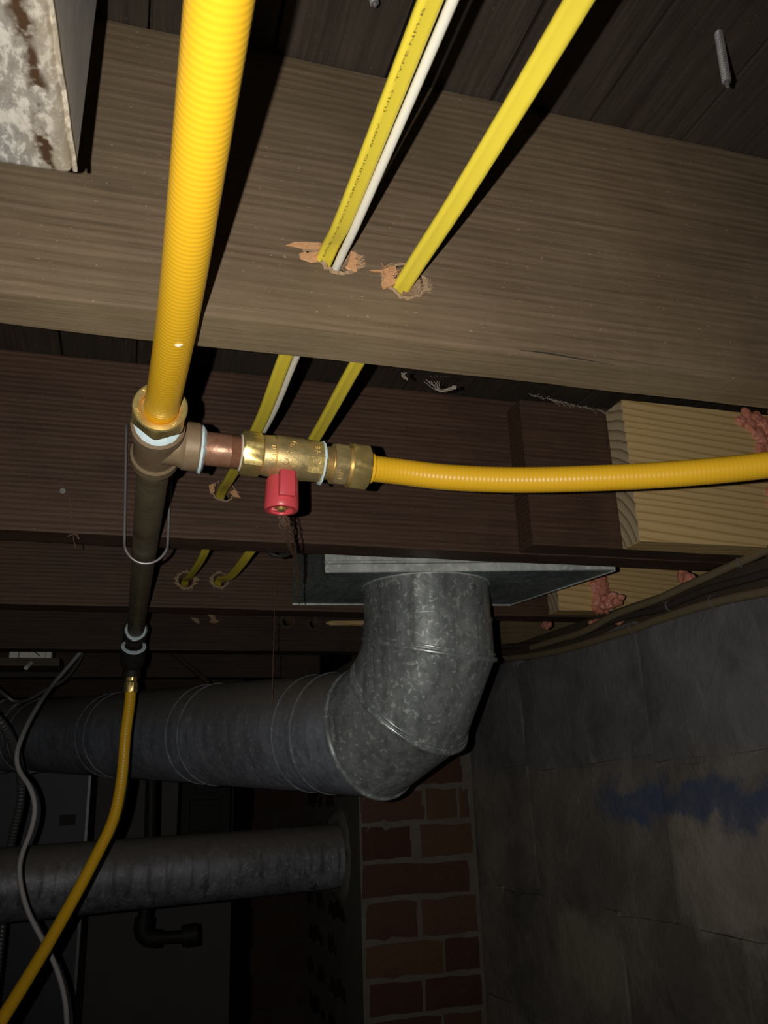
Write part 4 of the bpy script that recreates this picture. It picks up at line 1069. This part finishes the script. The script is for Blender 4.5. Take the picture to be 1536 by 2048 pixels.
mb = MB(); mb.tube(catmull([PY(57,1304,1.852),PY(66,1303,1.850),PY(74,1307,1.850),PY(80,1313,1.850)], 6), .0010, 6); mesh('lead_wire', mb, M['black'], bx)
mb = MB(); a_, b__ = PY(62,1326,1.838), PY(52,1336,1.815); mb.tube([a_, b__], .0042, 10)
tag(mesh('wooden_peg', mb, M['whitebox'], None, loc=a_), 'short pale peg poking out below the hanging plank', 'peg')
def loose(pts, r, mat, name, label, corr=False, cat='cable', dep=1.6):
    P_ = [DD(px, py, d) for px, py, d in pts]
    if pts[-1][1] > 1850: P_ += [V((P_[-1].x-.02, P_[-1].y+.03, -.95)), V((P_[-1].x+.01, P_[-1].y+.05, FL+.02))]
    if corr: mb = corrugated(P_, r, .0085, .0011, 12, 4)
    else: mb = MB(); mb.tube(resample(catmull(P_, 12), .012), r, 10)
    return tag(mesh(name, mb, M[mat], None, loc=P_[0], smooth=60), label, cat)
loose([(168,1296,1.86),(135,1335,1.80),(105,1370,1.72),(80,1405,1.60),(52,1455,1.50),(34,1505,1.44),(38,1540,1.42),(60,1575,1.40),(70,1615,1.39),(62,1660,1.38),(42,1715,1.37),(40,1760,1.36),(55,1820,1.35),(85,1880,1.34),(110,1930,1.33),(128,1990,1.32),(134,2060,1.31),(134,2200,1.30)], .0042, 'cable_g', 'grey_cable', 'long wavy grey-white cable hanging down the left side to the bottom')
loose([(170,1300,1.90),(150,1335,1.86),(125,1362,1.82),(90,1380,1.78),(55,1400,1.74),(28,1402,1.70),(8,1388,1.70),(-40,1350,1.72)], .0036, 'conduit', 'grey_cable', 'short dark grey cable looping towards the left edge below the white box')
loose([(-30,1410,1.50),(2,1445,1.52),(20,1475,1.55),(34,1510,1.60),(42,1560,1.66),(40,1610,1.68),(26,1670,1.70),(15,1720,1.72),(5,1800,1.74),(0,1900,1.76)], .0075, 'conduit', 'flexible_conduit', 'ribbed metal conduit bending down behind the grey cable at the left edge', True, 'conduit')
# diagonal brace in the dark gap
mb = MB(); a_, b__ = PY(345,1306,2.05), PY(395,1348,1.98)
mb.tube([a_+(a_-b__)*.6, b__+(b__-a_)*.4], .006, 4); tag(mesh('brace', mb, M['dusty_wood'], None, loc=a_), 'thin diagonal brace in the black gap above the round duct', 'brace')

# rear of the basement, barely lit
fc = thing('furnace_cabinet', (PY(120,1700,3.0).x,3.2,FL), 'dim blue-grey metal cabinet far behind the grey cable', 'cabinet')
cx0, cx1 = PY(70,1600,3.0).x, PY(180,1600,3.0).x
mb = MB(); mb.box((cx0-.5,3.0,FL), (cx1,3.7,PY(180,1546,3.0).z+.10)); mesh('body', mb, M['cabinet'], fc, bevel=.004)
a_ = PY(120,1630,2.995); b__ = PY(150,1650,2.995); mb = MB(); mb.box((a_.x,2.99,b__.z), (b__.x,3.0,a_.z)); mesh('vent', mb, M['blackiron'], fc, bevel=.001)
mb = MB(); a_ = PY(181,1547,2.99); mb.box((a_.x-.006,2.985,-1.0), (a_.x+.004,3.0,a_.z+.02)); mesh('corner_trim', mb, M['whitebox'] if False else M['conduit'], fc, bevel=.001)
dp = thing('drain_pipe', PY(300,1600,2.5), 'black iron pipe with an elbow, silhouetted against the far wall', 'pipe')
y_ = 2.5; mb = MB()
pp = [PY(303,1460,y_), PY(303,1560,y_), PY(300,1700,y_), PY(292,1800,y_), PY(287,1842,y_)]
mb.tube(pp, .016, 16); mesh('riser', mb, M['blackiron'], dp, smooth=60)
mb = MB(); mb.tube(catmull([PY(287,1835,y_), PY(285,1862,y_), PY(298,1876,y_), PY(318,1876,y_)], 6), .022, 18); mb.tube([PY(312,1876,y_), PY(372,1872,y_)], .015, 16); mesh('arm', mb, M['blackiron'], dp, smooth=60)
mb = MB(); mb.tube([PY(364,1872,y_), PY(394,1868,y_)], .027, 20); mesh('end_fitting', mb, M['blackiron'], dp, smooth=40)
mb = MB(); a_ = PY(365,1535,3.3); b__ = PY(460,1672,3.3); mb.box((a_.x,3.3,b__.z), (b__.x,3.5,a_.z+.05))
pb = thing('black_cabinet', (a_+b__)/2, 'black boxy unit on the far wall beneath the round duct', 'cabinet')
mesh('box', mb, M['blackiron'], pb, bevel=.004)
mb = MB(); mb.box((a_.x+.03,3.285,b__.z+.02), (b__.x-.04,3.3,b__.z+.13)); mesh('cover', mb, M['blackiron'], pb, bevel=.003)
mb = MB(); mb.box((a_.x+.05,3.285,b__.z+.15), (b__.x-.05,3.3,a_.z-.01)); mesh('cover', mb, M['blackiron'], pb, bevel=.003)
mb = MB(); mb.box((a_.x+.08,3.5,b__.z+.05), (a_.x+.12,4.2,b__.z+.09)); mesh('bracket', mb, M['blackiron'], pb)

# look-alikes of one kind belong together
for o in COL.objects:
    if o.parent is None and 'label' in o:
        k = o.name.split('.')[0]
        g = {'floor_joist': 'floor joists', 'pine_board': 'new pine boards beside the joists', 'old_cable': 'old cables along the sill',
             'gas_hose': 'yellow gas hoses', 'yellow_cable': 'yellow cables through the joists', 'cobweb': 'cobwebs', 'screw': 'screws through the subfloor', 'grey_cable': 'loose grey cables'}.get(k)
        if g and 'group' not in o: o['group'] = g
